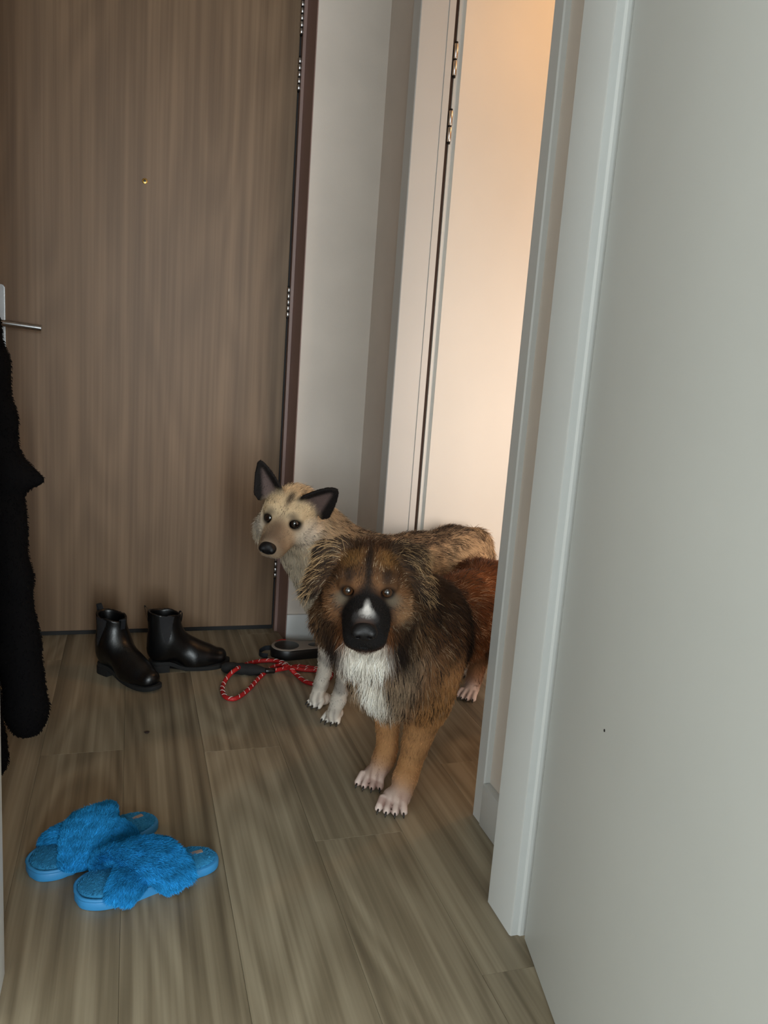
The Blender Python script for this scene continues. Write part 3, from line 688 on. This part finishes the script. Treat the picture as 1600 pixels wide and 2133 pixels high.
def build_pale_dog():
    D = Dog((0.56, 2.10), (-0.91, -0.41), (0.400, 2.032, 0.598), (-2.0905, -0.248, -0.13), 1.05)
    f, l, z = D.f, D.l, D.z; HF, HL, HU = D.HR[:, 0], D.HR[:, 1], D.HR[:, 2]; back = -f; dn = -z
    D.ell((-0.09, 0, 0.385), (0.165, 0.085, 0.13), flow=back*0.8-z*0.5, length=0.022, tag=1)
    D.ell((-0.28, 0, 0.405), (0.19, 0.078, 0.10), flow=back*0.9-z*0.3, length=0.022, tag=1)
    D.ell((-0.46, 0, 0.415), (0.105, 0.078, 0.095), flow=back*0.8-z*0.6, length=0.022, tag=2)
    D.ell((0.02, 0, 0.375), (0.070, 0.068, 0.115), flow=f*0.2-z, length=0.022, tag=3)
    for sd in (1, -1):
        D.ell((-0.005, 0.055*sd, 0.375), (0.07, 0.038, 0.105), tilt=0.25, flow=back*0.3-z, length=0.018, tag=3)
        D.ell((-0.48, 0.048*sd, 0.365), (0.095, 0.042, 0.12), tilt=-0.2, flow=back*0.5-z, length=0.018, tag=2)
    nk = unit(D.HO-D.P(-0.05, 0, 0.43))
    D.S.cap(D.P(-0.05, 0, 0.425), D.Hd(-0.045, 0, -0.01), 0.092, 0.066, 0.05, flow=-nk-z*0.2, length=0.024, tag=4)
    D.S.cap(D.P(0.045, 0, 0.39), D.Hd(-0.015, 0, -0.055), 0.070, 0.056, 0.04, flow=-z-nk*0.5, length=0.026, tag=3)
    for sd, ft, lt in ((1, 0.030, 0.070), (-1, 0.004, -0.045)):
        D.cap((0.0, 0.058*sd, 0.35), (-0.025+ft*0.2, 0.058*sd, 0.27), 0.042, 0.034, 0.03, flow=dn, length=0.012, tag=5)
        D.cap((-0.025+ft*0.2, 0.058*sd, 0.27), (ft-0.012, lt, 0.10), 0.032, 0.0195, 0.02, flow=dn, length=0.008, tag=5)
        D.cap((ft-0.012, lt, 0.10), (ft-0.002, lt, 0.068), 0.0195, 0.021, 0.01, flow=dn, length=0.006, tag=5)
        D.cap((ft-0.002, lt, 0.068), (ft+0.014, lt, 0.028), 0.0205, 0.0195, 0.01, flow=dn, length=0.005, tag=5)
    for tip, dd in (((0.508, 2.122), (-0.88, -0.48)), ((0.534, 2.008), (-0.62, -0.78))):
        dd = np.array(dd); dd /= np.linalg.norm(dd); D.paw(np.array(tip)-dd*0.034, dd, 0.052, 0.068, 0.034, tag=6)
    for sd, pf in ((-1, -0.55), (1, -0.56)):
        L_ = 0.052*sd
        D.cap((-0.47, L_, 0.34), (-0.45, L_*1.05, 0.265), 0.062, 0.046, 0.03, flow=dn+back*0.3, length=0.016, tag=2)
        D.cap((-0.45, L_*1.05, 0.265), (pf-0.07, L_, 0.14), 0.043, 0.022, 0.025, flow=dn+back*0.4, length=0.012, tag=5)
        D.cap((pf-0.07, L_, 0.14), (pf-0.03, L_, 0.035), 0.021, 0.019, 0.012, flow=dn, length=0.007, tag=5)
        c = D.P(pf, L_, 0); D.paw(c[:2], f[:2], 0.048, 0.064, 0.032, tag=6)
    tl = spline([(-0.545, 0, 0.475), (-0.60, 0.0, 0.45), (-0.64, 0.0, 0.36), (-0.65, 0.0, 0.24)], 3)
    for a, b in zip(tl[:-1], tl[1:]): D.cap(a, b, 0.024, 0.020, 0.02, flow=dn, length=0.03, tag=2)
    # head
    D.hell((0.0, 0, 0.0), (0.074, 0.066, 0.060), flow=-HF+HU*0.1, length=0.010, tag=10)
    for sd in (1, -1):
        D.hell((0.020, 0.040*sd, -0.030), (0.046, 0.027, 0.038), 0.02, flow=-HF*0.9-HU*0.4, length=0.010, tag=10)
        D.hell((0.042, 0.025*sd, 0.022), (0.022, 0.020, 0.014), 0.016, flow=-HF*0.6+HU*0.8, length=0.005, tag=10)
        D.hcap((0.065, 0.014*sd, -0.036), (0.120, 0.012*sd, -0.043), 0.027, 0.0205, 0.010, flow=-HF*0.7-HU*0.5, length=0.005, tag=11)
        D.hcap((-0.01, 0.052*sd, -0.055), (-0.04, 0.06*sd, -0.085), 0.036, 0.042, 0.03, flow=-HF*0.7-z*0.8, length=0.022, tag=12)
    D.hcap((0.048, 0, -0.014), (0.130, 0, -0.027), 0.036, 0.0235, 0.018, flow=-HF+HU*0.2, length=0.005, tag=11)
    D.hcap((0.03, 0, -0.058), (0.108, 0, -0.056), 0.026, 0.0135, 0.010, flow=-HF*0.7-z*0.7, length=0.008, tag=13)
    D.hell((0.112, 0, -0.0510), (0.026, 0.024, 0.0035), 0.003, op='s')
    for sd in (1, -1):
        D.hell((0.064, 0.0315*sd, 0.006), (0.0115, 0.0115, 0.0100), 0.005, op='s')
        D.hcap((0.0580, 0.020*sd, 0.0160), (0.051, 0.043*sd, 0.0135), 0.0055, 0.0055, 0.007, flow=-HF*0.4+HU, length=0.004, tag=10)
        D.hcap((0.0590, 0.021*sd, -0.0045), (0.051, 0.042*sd, -0.0040), 0.005, 0.005, 0.006, flow=-HU, length=0.003, tag=10)
    # pricked ears: one upright, one swung outwards
    D.ear((-0.006, -0.052, 0.036), (0.004, -0.088, 0.122), (0.95, 0.05, 0.1), 0.038, 0.0058, 0.55, 0.012, 0.7, flow=HU, length=0.005, tag=14)
    D.ear((-0.006, 0.052, 0.036), (0.004, 0.112, 0.094), (0.93, 0.35, -0.15), 0.048, 0.0058, 0.55, 0.012, 0.62, flow=HU*0.6+HL*0.7, length=0.005, tag=14)
    D.skin(0.0037)
    V = D.V; hx = D.loc_h(V); bx = D.loc_b(V); n = len(V); nz = lownoise(V, 70, 15); nf = lownoise(V, 160, 16)
    C = np.tile(lin((184, 160, 128)), (n, 1))
    sad = np.clip(blob(bx, (-0.30, 0, 0.53), (0.32, 0.10, 0.09), 0.35)*1.1, 0, 1)*np.clip(0.75+nf[:, 0]*0.8, 0, 1)
    C = mix(C, sad, (92, 78, 64))
    C = mix(C, blob(bx, (-0.50, 0, 0.53), (0.05, 0.035, 0.04), 0.4), (20, 17, 16))
    C = mix(C, np.clip(D.tg(3), 0, 1), (196, 184, 164)); C = mix(C, np.clip(D.tg(5), 0, 1), (198, 190, 178))
    C = mix(C, np.clip(D.tg(5), 0, 1)*np.clip(nz[:, 0]*1.5, 0, 0.6), (120, 114, 108))
    C = mix(C, np.clip(D.tg(6), 0, 1), (226, 222, 214)); C = mix(C, np.clip(D.tg(6), 0, 1)*np.clip(nf[:, 1]*2-0.5, 0, 0.6), (140, 130, 124)); C = mix(C, D.toe_gaps()*0.45, (110, 100, 96))
    C = mix(C, np.clip(D.tg(10)+D.tg(12)*0.5, 0, 1), (204, 180, 144))
    C = mix(C, np.clip(D.tg(12)+D.tg(13), 0, 1)*0.8, (208, 198, 180))
    for sd in (1, -1):
        C = mix(C, blob(hx, (0.030, 0.055*sd, -0.035), (0.045, 0.03, 0.035), 0.5)*0.9, (226, 218, 204))
        C = mix(C, blob(hx, (0.056, 0.026*sd, 0.024), (0.016, 0.013, 0.009), 0.5)*0.9, (60, 50, 44)); C = mix(C, blob(hx, (0.058, 0.038*sd, -0.008), (0.016, 0.016, 0.009), 0.5)*0.5, (120, 104, 90))
    C = mix(C, blob(hx, (0.03, 0.006, 0.054), (0.026, 0.008, 0.018), 0.5)*0.9, (62, 50, 40))
    C = mix(C, np.clip(D.tg(11), 0, 1)*0.75, (168, 146, 122))
    C = mix(C, blob(hx, (0.100, 0, -0.006), (0.055, 0.022, 0.030), 0.5)*0.9, (100, 82, 66))
    C = mix(C, blob(hx, (0.124, 0, -0.030), (0.028, 0.030, 0.026), 0.4)*0.75, (74, 60, 52))
    C = mix(C, blob(hx, (0.105, 0, -0.062), (0.05, 0.024, 0.010), 0.4)*0.8, (170, 154, 146))
    # ears: black rims and backs, dusky pink inside
    er = np.clip(D.tg(14)*1.6-0.3, 0, 1); C = mix(C, er, (24, 20, 19))
    for base, tip, face, wd in (((-0.006, -0.052, 0.036), (0.004, -0.088, 0.122), (0.95, 0.05, 0.1), 0.025), ((-0.006, 0.052, 0.036), (0.004, 0.112, 0.094), (0.93, 0.35, -0.15), 0.033)):
        b = np.array(base); a = np.array(tip)-b; Ln = np.linalg.norm(a); a /= Ln; nn = np.array(face); nn = nn-a*(nn@a); nn /= np.linalg.norm(nn); wv = np.cross(nn, a)
        q = hx-b; x = q@a/Ln; y = q@wv; zz = q@nn; hollow = ((D.N@D.HR)@nn > 0.15)  # the mask picks faces on the ear's hollow side
        C = mix(C, er*hollow*np.clip((wd*(1.05-x)-np.abs(y))/0.010, 0, 1)*np.clip((0.86-x)/0.1, 0, 1)*0.9, (98, 82, 78))
    eyes = [(0.0580, 0.0315, 0.005), (0.0580, -0.0315, 0.005)]
    for e in eyes: C = mix(C, blob(hx, e, (0.020, 0.0205, 0.0160), 0.25), (16, 13, 12))
    D.C = C; gz = unit(np.array([0, 0, 1.0])-D.HO); gl = unit(np.cross(z, gz)); D.gaze = np.stack([gz, gl, np.cross(gz, gl)], 1)
    def nose(S):
        S.ell((0.1470, 0, -0.0265), (0.0145, 0.0205, 0.0160), k=0.004)
        S.cap((0.142, 0, -0.034), (0.136, 0, -0.044), 0.005, 0.003, 0.005)
        for sd in (1, -1):
            S.ell((0.1535, 0.0115*sd, -0.0270), (0.0090, 0.0085, 0.0085), k=0.005)
            S.cap((0.166, 0.0075*sd, -0.0315), (0.150, 0.0105*sd, -0.0325), 0.0027, 0.0024, 0.003, op='s')
            S.cap((0.158, 0.013*sd, -0.031), (0.150, 0.019*sd, -0.030), 0.0022, 0.0018, 0.002, op='s')
    root = finish_dog(D, 'short_haired_dog', 'pale tan and grey dog with pricked black-rimmed ears, standing behind the brown dog', M['eye_dark'], eyes, 0.0122, nose)
    keep = lambda P: np.all([((D.loc_h(P)-np.array(e))**2).sum(1) > 0.0150**2 for e in eyes], 0) & (((D.loc_h(P)-np.array((0.1465, 0, -0.027)))/np.array((0.020, 0.023, 0.019))) ** 2).sum(1).__gt__(1.0)
    LE = D.LE.copy()
    for e in eyes: LE *= 1-0.7*blob(hx, e, (0.028, 0.028, 0.024), 0.3)
    CF = C.copy()
    wt = 1+1.5*np.clip(D.tg(10)+D.tg(11)+D.tg(14), 0, 1)
    strands('fur', D.V, D.Q, D.N, 80000, D.FL, LE, CF, M['fur'], root, lift=0.22, rad=0.00042, weight=wt, keep=keep, clump=0.4, csc=85, seed=5, pts=4, grizzle=np.clip(0.5*sad+0.22*D.tg(1)+0.15*D.tg(4)+0.12*D.tg(2)+0.06*D.tg(10)+0.1*D.tg(3)+0.12*D.tg(5), 0, 0.5))
    return D, root
DOG1, DOG1_O = build_long_dog()
DOG2, DOG2_O = build_pale_dog()
# ------------------------------------------------------------------ boots
M['leather'] = plain('black_leather', (5, 5, 6), 0.36, noise=(60, 0.25), bump=0.25, bscale=260)
M['elastic'] = plain('black_elastic', (24, 24, 27), 0.85, bump=0.6, bscale=500)
M['boot_sole'] = plain('boot_sole', (7, 7, 7), 0.85)
M['webbing'] = plain('pull_tab_webbing', (40, 44, 50), 0.8, bump=0.4, bscale=600)
def boot_lift(x): return 0.022*(1-np.clip((x+0.035)/0.06, 0, 1)**2*(3-2*np.clip((x+0.035)/0.06, 0, 1)))+0.010*np.clip((x-0.11)/0.06, 0, 1)**2
def foot_outline(inset=0.0, side=1):
    p = [(-0.092, 0.0), (-0.088, 0.018), (-0.07, 0.031), (-0.03, 0.033), (0.02, 0.036), (0.07, 0.047), (0.11, 0.047), (0.145, 0.036), (0.165, 0.018), (0.170, -0.002),
         (0.162, -0.020), (0.14, -0.033), (0.10, -0.039), (0.06, -0.034), (0.01, -0.025), (-0.03, -0.028), (-0.07, -0.029), (-0.088, -0.018)]
    c = spline(p+[p[0]], 3)[:-1]
    return [(0.035+(x-0.035)*(1-inset/0.13), y*side*(1-inset/0.04)) for x, y in c][::side]
def make_boot(name, label, loc, rz, side):
    S = SDF()
    def scap(a, b, ra, rb, sy, k, op='u'):
        a = np.array(a, float); b = np.array(b, float); ab = b-a; L2 = ab@ab
        def fn(P):
            q = P-a; q = np.stack([q[..., 0], q[..., 1]/sy, q[..., 2]], -1); t = np.clip((q@ab)/L2, 0, 1)
            return (np.sqrt(((q-t[..., None]*ab)**2).sum(-1))-(ra+(rb-ra)*t))*min(1, sy)
        r = max(ra, rb); S.add(fn, np.minimum(a, b)-r, np.maximum(a, b)+r, k, op=op)
    scap((-0.043, 0, 0.055), (-0.045, 0, 0.20), 0.047, 0.053, 0.80, 0.02)
    scap((-0.048, 0, 0.035), (-0.045, 0, 0.06), 0.045, 0.043, 0.80, 0.02)
    scap((-0.02, 0, 0.075), (0.075, 0.003*side, 0.030), 0.050, 0.036, 0.95, 0.03)
    scap((0.05, 0.004*side, 0.022), (0.126, 0.001*side, 0.015), 0.042, 0.030, 1.10, 0.03)
    S.add(lambda P: P[..., 2]-0.002, (-0.2, -0.1, -0.1), (0.25, 0.1, 0.0), 0.004, op='s')
    def top(P): return (0.154+0.010*np.abs(P[..., 0]+0.045)/0.05)-P[..., 2]
    S.add(top, (-0.15, -0.1, 0.145), (0.06, 0.1, 0.30), 0.002, op='s')
    scap((-0.043, 0, 0.080), (-0.045, 0, 0.24), 0.038, 0.0485, 0.78, 0.006, 's')
    V, Q = S.mesh(0.0024); V = relax(V, Q, 2); V[:, 2] += 0.012; V[:, 2] += boot_lift(V[:, 0])
    root = link(name, np_mesh(name, V, Q), M['leather']); tag(root, label, 'boot', 'black ankle boots by the entrance door')
    N = vnormals(V, Q)
    for sd in (1, -1):
        zb = V[:, 2]-0.012-boot_lift(V[:, 0]); w = 0.024*np.clip((zb-0.065)/0.09, 0, 1)**0.6
        ok = (np.abs(V[:, 0]+0.043) < w) & (V[:, 1]*sd > 0.012) & (N[:, 1]*sd > 0.5) & (zb > 0.068) & (zb < 0.155)
        q = Q[ok[Q].all(1)]; ids, inv = np.unique(q, return_inverse=True)
        if len(ids):
            pm = np_mesh('elastic_panel', V[ids]+N[ids]*0.0012, inv.reshape(-1, 4)); link('elastic_panel', pm, M['elastic'], root)
    so = prism('sole', foot_outline(0.0025, side), 0.0, 0.013, M['boot_sole'], root, 0.0015)
    me = so.data
    for v in me.vertices: v.co.z += float(boot_lift(np.array(v.co.x)))
    ho = [(x, y) for x, y in foot_outline(0.001, side) if x < -0.028]
    prism('heel', ho, 0.0, 0.0235, M['boot_sole'], root, 0.001)
    for x, y, hh, lean in ((-0.0975, 0.0, 0.036, -0.25), (0.000, 0.0, 0.020, 0.1)):
        bm = bmesh.new(); z0 = 0.176 if x < 0 else 0.168
        prof = [(x+0.003, z0-0.012), (x+lean*hh*0.5, z0+hh*0.6), (x+lean*hh+0.002, z0+hh), (x+lean*hh+0.008, z0+hh*0.9), (x+0.010, z0+hh*0.3), (x+0.008, z0-0.012)]
        prof = spline(prof, 3)
        rows = [[bm.verts.new((px, y+wy, pz)) for px, pz in prof] for wy in (-0.0085, 0.0085)]
        for a in range(len(prof)-1): bm.faces.new((rows[0][a], rows[0][a+1], rows[1][a+1], rows[1][a]))
        bmesh.ops.solidify(bm, geom=bm.faces[:], thickness=0.0018)
        link('pull_tab', bm_mesh(bm, 'pull_tab', True, 0.8), M['webbing'], root)
    root.location = loc; root.rotation_euler = (0, 0, rz); return root
make_boot('ankle_boot', 'black ankle boot nearer the robe, pointing towards the camera, tall pull tab up', (-0.022, 2.424, 0), math.radians(-50), 1)
make_boot('ankle_boot', 'black ankle boot seen side-on against the door, toe towards the red lead', (0.150, 2.478, 0), math.radians(7), -1)

# ------------------------------------------------------------------ slippers
M['blue_fur'] = tint_material('blue_plush', 0.8, 0.1)
M['blue_eva'] = plain('blue_sole', (48, 128, 182), 0.55, bump=0.2, bscale=150)
M['print'] = plain('faded_print', (150, 128, 116), 0.7)
def sweep_band(path, nrm, wid, th, m=18):
    """plump strap: superellipse section swept along path (arrays of points and outward normals)"""
    P = np.array(path); Nn = np.array(nrm); T = unit(np.gradient(P, axis=0)); Bn = unit(np.cross(T, Nn)); Nn = np.cross(Bn, T)
    a = np.linspace(0, 2*math.pi, m, endpoint=False); ca, sa = np.cos(a), np.sin(a)
    cx = np.sign(ca)*np.abs(ca)**0.7; cy = np.sign(sa)*np.abs(sa)**0.8
    V = (P[:, None]+Bn[:, None]*cx[None, :, None]*(wid[:, None, None] if np.ndim(wid) else wid)+Nn[:, None]*cy[None, :, None]*th).reshape(-1, 3)
    n = len(P); Q = [(i*m+k, i*m+(k+1) % m, (i+1)*m+(k+1) % m, (i+1)*m+k) for i in range(n-1) for k in range(m)]
    return V, np.array(Q)
def make_slipper(label, loc, rz, mir):
    root = empty('fluffy_slipper', loc, rz); tag(root, label, 'slipper', 'blue slippers on the wooden floor')
    p = [(0.135, 0.0), (0.128, 0.028), (0.10, 0.047), (0.06, 0.052), (0.01, 0.045), (-0.05, 0.037), (-0.10, 0.036), (-0.128, 0.024), (-0.137, 0.0),
         (-0.128, -0.024), (-0.10, -0.036), (-0.05, -0.036), (0.01, -0.040), (0.06, -0.046), (0.10, -0.044), (0.128, -0.026)]
    out = [(x, y*mir) for x, y in spline(p+[p[0]], 4)[:-1]]
    if mir < 0: out = out[::-1]
    prism('sole', out, 0.0, 0.0185, M['blue_eva'], root, 0.004)
    # plush insole, cushioned and rising to a soft rim
    S = SDF(); ins = np.array(out)*0.965
    for (x, y, r) in ((0.085, 0.0, 0.040), (0.055, 0.002, 0.043), (0.02, 0.003, 0.039), (-0.02, 0.001, 0.035), (-0.06, 0, 0.033), (-0.095, 0, 0.031)):
        S.ell((x, y*mir, 0.020), (r*1.15, r*1.0, 0.0085), k=0.02)
    V, Q = S.mesh(0.004); V[:, 2] = np.maximum(V[:, 2], 0.0185); N = vnormals(V, Q); me = np_mesh('insole', V, Q)
    base = lin((46, 120, 164)); set_tint(me, np.tile(base, (len(V), 1))); io = link('insole', me, M['blue_fur'], root)
    fl_ = np.tile(np.array([-1.0, 0.2, 0]), (len(V), 1))
    strands('plush', V, Q, N, 9000, fl_, np.full(len(V), 0.0045), np.tile(base, (len(V), 1)), M['blue_fur'], io, lift=0.6, rad=0.0005, pts=3, zmin=-1, csc=120, seed=21)
    rim = [(x*0.985, y*0.975, 0.0205) for x, y in out if x > 0.045]
    rim.sort(key=lambda q: math.atan2(q[1], q[0]-0.05)); tube('rim', rim, 0.0035, M['blue_eva'], root, 8)
    bm = bmesh.new(); add_box(bm, (-0.105, -0.0045, 0.0325), (-0.055, 0.0045, 0.0335)); link('heel_print', bm_mesh(bm, 'heel_print'), M['print'], root)
    # two crossing straps
    col = lin((34, 130, 190)); th = np.linspace(0.02, math.pi-0.02, 26)
    for order, (xa, xb, hgt, wd, puff) in enumerate(((0.068, -0.042, 0.050, 0.040, 0.017), (-0.042, 0.068, 0.036, 0.031, 0.015))):
        # from the -y edge (xa) over the foot to the +y edge (xb)
        s = th/math.pi; y = -0.049*np.cos(th)*1.02; z = 0.012+hgt*np.sin(th)**0.85; x = xa+(xb-xa)*(s*s*(3-2*s)*0.6+s*0.4)
        P = np.stack([x, y*mir, z], 1); Nn = np.stack([np.zeros_like(th), -np.cos(th)*mir, np.sin(th)+0.15], 1)
        wv = wd*(0.74+0.34*np.sin(th)**0.8); V, Q = sweep_band(P, unit(Nn), wv, puff)
        V[:, 2] = np.maximum(V[:, 2], 0.004)
        if (vnormals(V, Q)*np.repeat(unit(Nn), 18, 0)).sum(1).mean() != 0:
            cen = np.repeat(P, 18, 0)
            if (vnormals(V, Q)*(V-cen)).sum() < 0: Q = Q[:, ::-1]
        N = vnormals(V, Q); me = np_mesh('strap', V, Q); set_tint(me, np.tile(col, (len(V), 1))); so = link('strap', me, M['blue_fur'], root)
        fl_ = np.repeat(np.gradient(P, axis=0), 18, 0)
        strands('plush', V, Q, N, 26000, fl_, np.full(len(V), 0.0110), np.tile(col, (len(V), 1)), M['blue_fur'], so, lift=0.62, rad=0.0005, pts=4, zmin=-0.0+0.001, clump=0.45, csc=150, seed=31+order)
    return root
make_slipper('blue fluffy cross-strap slipper at the back, tucked behind the other one', (-0.057, 1.540, 0), math.radians(211), -1)
make_slipper('blue fluffy cross-strap slipper in front, whole heel showing', (0.043, 1.418, 0), math.radians(195), 1)

# ------------------------------------------------------------------ red rope lead
M['grip'] = plain('black_foam_grip', (13, 13, 13), 0.85, bump=0.7, bscale=180)
M['red_rope'] = plain('red_braid', (158, 18, 20), 0.6, noise=(300, 0.18), bump=0.6, bscale=420)
M['reflective'] = plain('reflective_thread', (225, 222, 216), 0.4)
def floor_pt(px, py, h=0.0):
    """a point on the floor (or h above it) from where it shows in the photograph"""
    r, d, f = camera_axes(); v = r*(px-800)/F_PX+d*(py-1066.5)/F_PX+f; t = (h-1.0)/v[2]; return (v[0]*t, v[1]*t, h)
lead_px = [(569, 1397, .014), (585, 1394, .011), (602, 1391, .010), (620, 1388, .010), (640, 1390, .008), (656, 1392, .008), (676, 1396, .008), (690, 1403, .008), (684, 1414, .008), (662, 1424, .008),
           (645, 1423, .008), (630, 1416, .008), (616, 1404, .009), (606, 1394, .022), (592, 1382, .016), (575, 1377, .010), (555, 1376, .008), (530, 1379, .009), (510, 1385, .016), (492, 1394, .030), (478, 1406, .022), (467, 1422, .010),
           (463, 1438, .008), (470, 1452, .008), (486, 1456, .008), (502, 1449, .008), (520, 1434, .008), (538, 1414, .008), (552, 1401, .008), (566, 1391, .009), (584, 1385, .010), (600, 1389, .0225), (622, 1394, .010), (648, 1396, .008), (672, 1397, .008)]
path = spline([floor_pt(*p) for p in lead_px], 6)
lead = empty('rope_lead', floor_pt(560, 1410)); tag(lead, 'red rope dog lead with silver flecks and black foam grip, looped on the floor', 'dog lead')
def under(parent, o): o.matrix_parent_inverse = Matrix.Translation(-parent.location); return o
RR = 0.0068
under(lead, tube('rope', path, RR, M['red_rope'], lead, 12))
bm = bmesh.new(); PA = np.array(path); seg = np.linalg.norm(np.diff(PA, axis=0), axis=1); cum = np.concatenate([[0], np.cumsum(seg)])
s = 0.012; kk = 0
while s < cum[-1]-0.012:
    i = np.searchsorted(cum, s)-1; p = PA[i]+(PA[i+1]-PA[i])*((s-cum[i])/seg[i]); t = unit(PA[i+1]-PA[i]); b = unit(np.cross(t, [0, 0, 1.0])); nn = np.cross(b, t)
    arc = [tuple(p+t*0.006*(u-0.5)*2*1.1+(b*math.cos(a)+nn*math.sin(a))*(RR+0.0003)) for u, a in zip(np.linspace(0, 1, 7), np.linspace(0.35, math.pi-0.35, 7))]
    add_tube(bm, arc, 0.0008, 5); s += 0.029; kk += 1
th_o = under(lead, link('reflective_fleck', bm_mesh(bm, 'reflective_fleck', True), M['reflective'], lead)); th_o['kind'] = 'stuff'
g0, g1 = np.array(floor_pt(462, 1390, .019)), np.array(floor_pt(553, 1397, .017)); g2 = np.array(floor_pt(571, 1397, .014))
gp = [tuple(g0+(g1-g0)*u) for u in np.linspace(0, 1, 16)]; gr = [0.010, 0.016, 0.0185]+[0.0185+0.0012*math.sin(i*2.1) for i in range(8)]+[0.0175, 0.0165, 0.0145, 0.0115, 0.009]
under(lead, tube('foam_grip', gp, gr, M['grip'], lead, 20))
under(lead, tube('grip_collar', [tuple(g1+(g2-g1)*u) for u in (-0.05, 0.0, 0.5, 1.0, 1.05)], [0.0085, 0.0095, 0.0088, 0.0088, 0.0078], M['leather'], lead, 14))

# ------------------------------------------------------------------ retractable lead
M['grey_plastic'] = plain('grey_plastic', (150, 140, 130), 0.5)
M['black_plastic'] = plain('black_plastic', (16, 16, 17), 0.4)
cx, cy, _ = floor_pt(598, 1353, .036)
rl = empty('retractable_lead', (cx+0.006, cy+0.040, 0), math.radians(-2)); tag(rl, 'black and grey retractable dog lead lying against the baseboard', 'dog lead')
def stadium(r0, r1, L, n=40, dy=0.0):
    a0 = math.acos((r0-r1)/L); pts = []
    for k in range(n+1):
        a = a0+(2*math.pi-2*a0)*k/n; pts.append((r0*math.cos(a), r0*math.sin(a)))
    for k in range(n+1):
        a = -a0+2*a0*k/n; pts.append((L+r1*math.cos(a), dy+r1*math.sin(a)))
    return pts
def oval(cx, cy, a, b, n=32): return [(cx+a*math.cos(2*math.pi*k/n), cy+b*math.sin(2*math.pi*k/n)) for k in range(n)]
prism('housing', stadium(0.054, 0.030, 0.118), 0.0, 0.034, M['black_plastic'], rl, 0.004)
prism('face_plate', stadium(0.0515, 0.0280, 0.118), 0.0338, 0.0362, M['grey_plastic'], rl, 0.0008)
prism('centre_pad', oval(0, 0, 0.042, 0.0415), 0.0360, 0.0372, M['black_plastic'], rl, 0.0005)
prism('finger_grip', oval(0.106, 0, 0.032, 0.018), 0.0360, 0.0370, M['black_plastic'], rl, 0.0004)
tp = spline([(-0.045, 0.030, 0.017), (-0.070, 0.030, 0.016), (-0.092, 0.005, 0.012), (-0.085, -0.018, 0.010), (-0.066, -0.026, 0.010)], 5)
bm = bmesh.new(); rows = []
for p in tp: rows.append((bm.verts.new((p[0], p[1], max(0.0012, p[2]-0.0085))), bm.verts.new((p[0], p[1], p[2]+0.0085))))
for a, b in zip(rows[:-1], rows[1:]): bm.faces.new((a[0], b[0], b[1], a[1]))
bmesh.ops.solidify(bm, geom=bm.faces[:], thickness=0.0014)
tape = link('tape', bm_mesh(bm, 'tape', True, 0.8), M['webbing'], rl)
tube('clip', spline([(-0.066, -0.026, 0.006), (-0.055, -0.032, 0.006), (-0.043, -0.046, 0.005), (-0.052, -0.054, 0.005), (-0.062, -0.042, 0.005)], 5), 0.0024, M['steel'], rl, 8)
tube('red_tab', [(-0.030, 0.050, 0.030), (-0.012, 0.056, 0.0335), (0.006, 0.055, 0.034)], 0.004, M['red_rope'], rl, 8)

# ------------------------------------------------------------------ black robe hanging on the left wall
M['robe'] = tint_material('black_terry', 0.95, 0.05)
S = SDF(); Y0 = 1.90
edge = [(1.16, -0.33), (1.08, -0.290), (1.02, -0.272), (0.95, -0.253), (0.83, -0.240), (0.74, -0.234), (0.62, -0.224), (0.47, -0.212), (0.30, -0.196), (0.15, -0.180), (0.118, -0.178)]
for (z0, x0), (z1, x1) in zip(edge[:-1], edge[1:]):
    S.cap((x0-0.046, Y0, z0), (x1-0.046, Y0, z1), 0.046, 0.046 if z1 > 0.12 else 0.040, 0.02)
S.cap((-0.245, Y0, 0.70), (-0.186, Y0, 0.690), 0.050, 0.010, 0.02)                      # elbow of the folded cuff
S.cap((-0.40, Y0-0.02, 1.05), (-0.52, 1.86, 1.40), 0.060, 0.07, 0.05)
for i, (x, y, r0, r1, zb) in enumerate(((-0.30, 1.80, 0.050, 0.045, 0.075), (-0.36, 1.92, 0.055, 0.055, 0.07), (-0.42, 1.80, 0.060, 0.055, 0.065), (-0.49, 1.90, 0.065, 0.060, 0.07), (-0.535, 1.80, 0.055, 0.055, 0.07))):
    S.cap((x, y, zb), (-0.46+0.3*(x+0.42), 1.86, 1.42), r0, r1, 0.04)
S.cap((-0.53, 1.86, 1.42), (-0.56, 1.86, 1.56), 0.055, 0.030, 0.04)
V, Q = S.mesh(0.009); V = relax(V, Q, 2); V[:, 0] = np.maximum(V[:, 0], -0.618); V = V+0.004*lownoise(V, 35, 9)*np.array([1, 1, 0]); V[:, 0] = np.maximum(V[:, 0], -0.619)
N = vnormals(V, Q); me = np_mesh('robe', V, Q); C = np.tile(lin((15, 14, 15)), (len(V), 1)); set_tint(me, C)
robe = link('robe', me, M['robe']); tag(robe, 'long black terry robe hanging at the left picture edge', 'robe')
strands('terry_pile', V, Q, N, 26000, np.tile(np.array([0, 0, -1.0]), (len(V), 1)), np.full(len(V), 0.007), C, M['robe'], robe, lift=0.75, rad=0.0009, pts=3, clump=0.5, seed=41)

# crumb on the boards
cr = bmesh.new(); bmesh.ops.create_icosphere(cr, subdivisions=2, radius=0.005)
for v in cr.verts: v.co = Vector((v.co.x*(1.3+0.3*math.sin(v.co.y*900)), v.co.y, v.co.z*0.5))
M['crumb'] = plain('dark_crumb', (38, 22, 20), 0.8)
co = link('crumb', bm_mesh(cr, 'crumb', True), M['crumb']); p = floor_pt(306, 1527); co.location = (p[0], p[1], 0.0025)
tag(co, 'tiny dark crumb on the floor between the boots and the slippers', 'crumb')
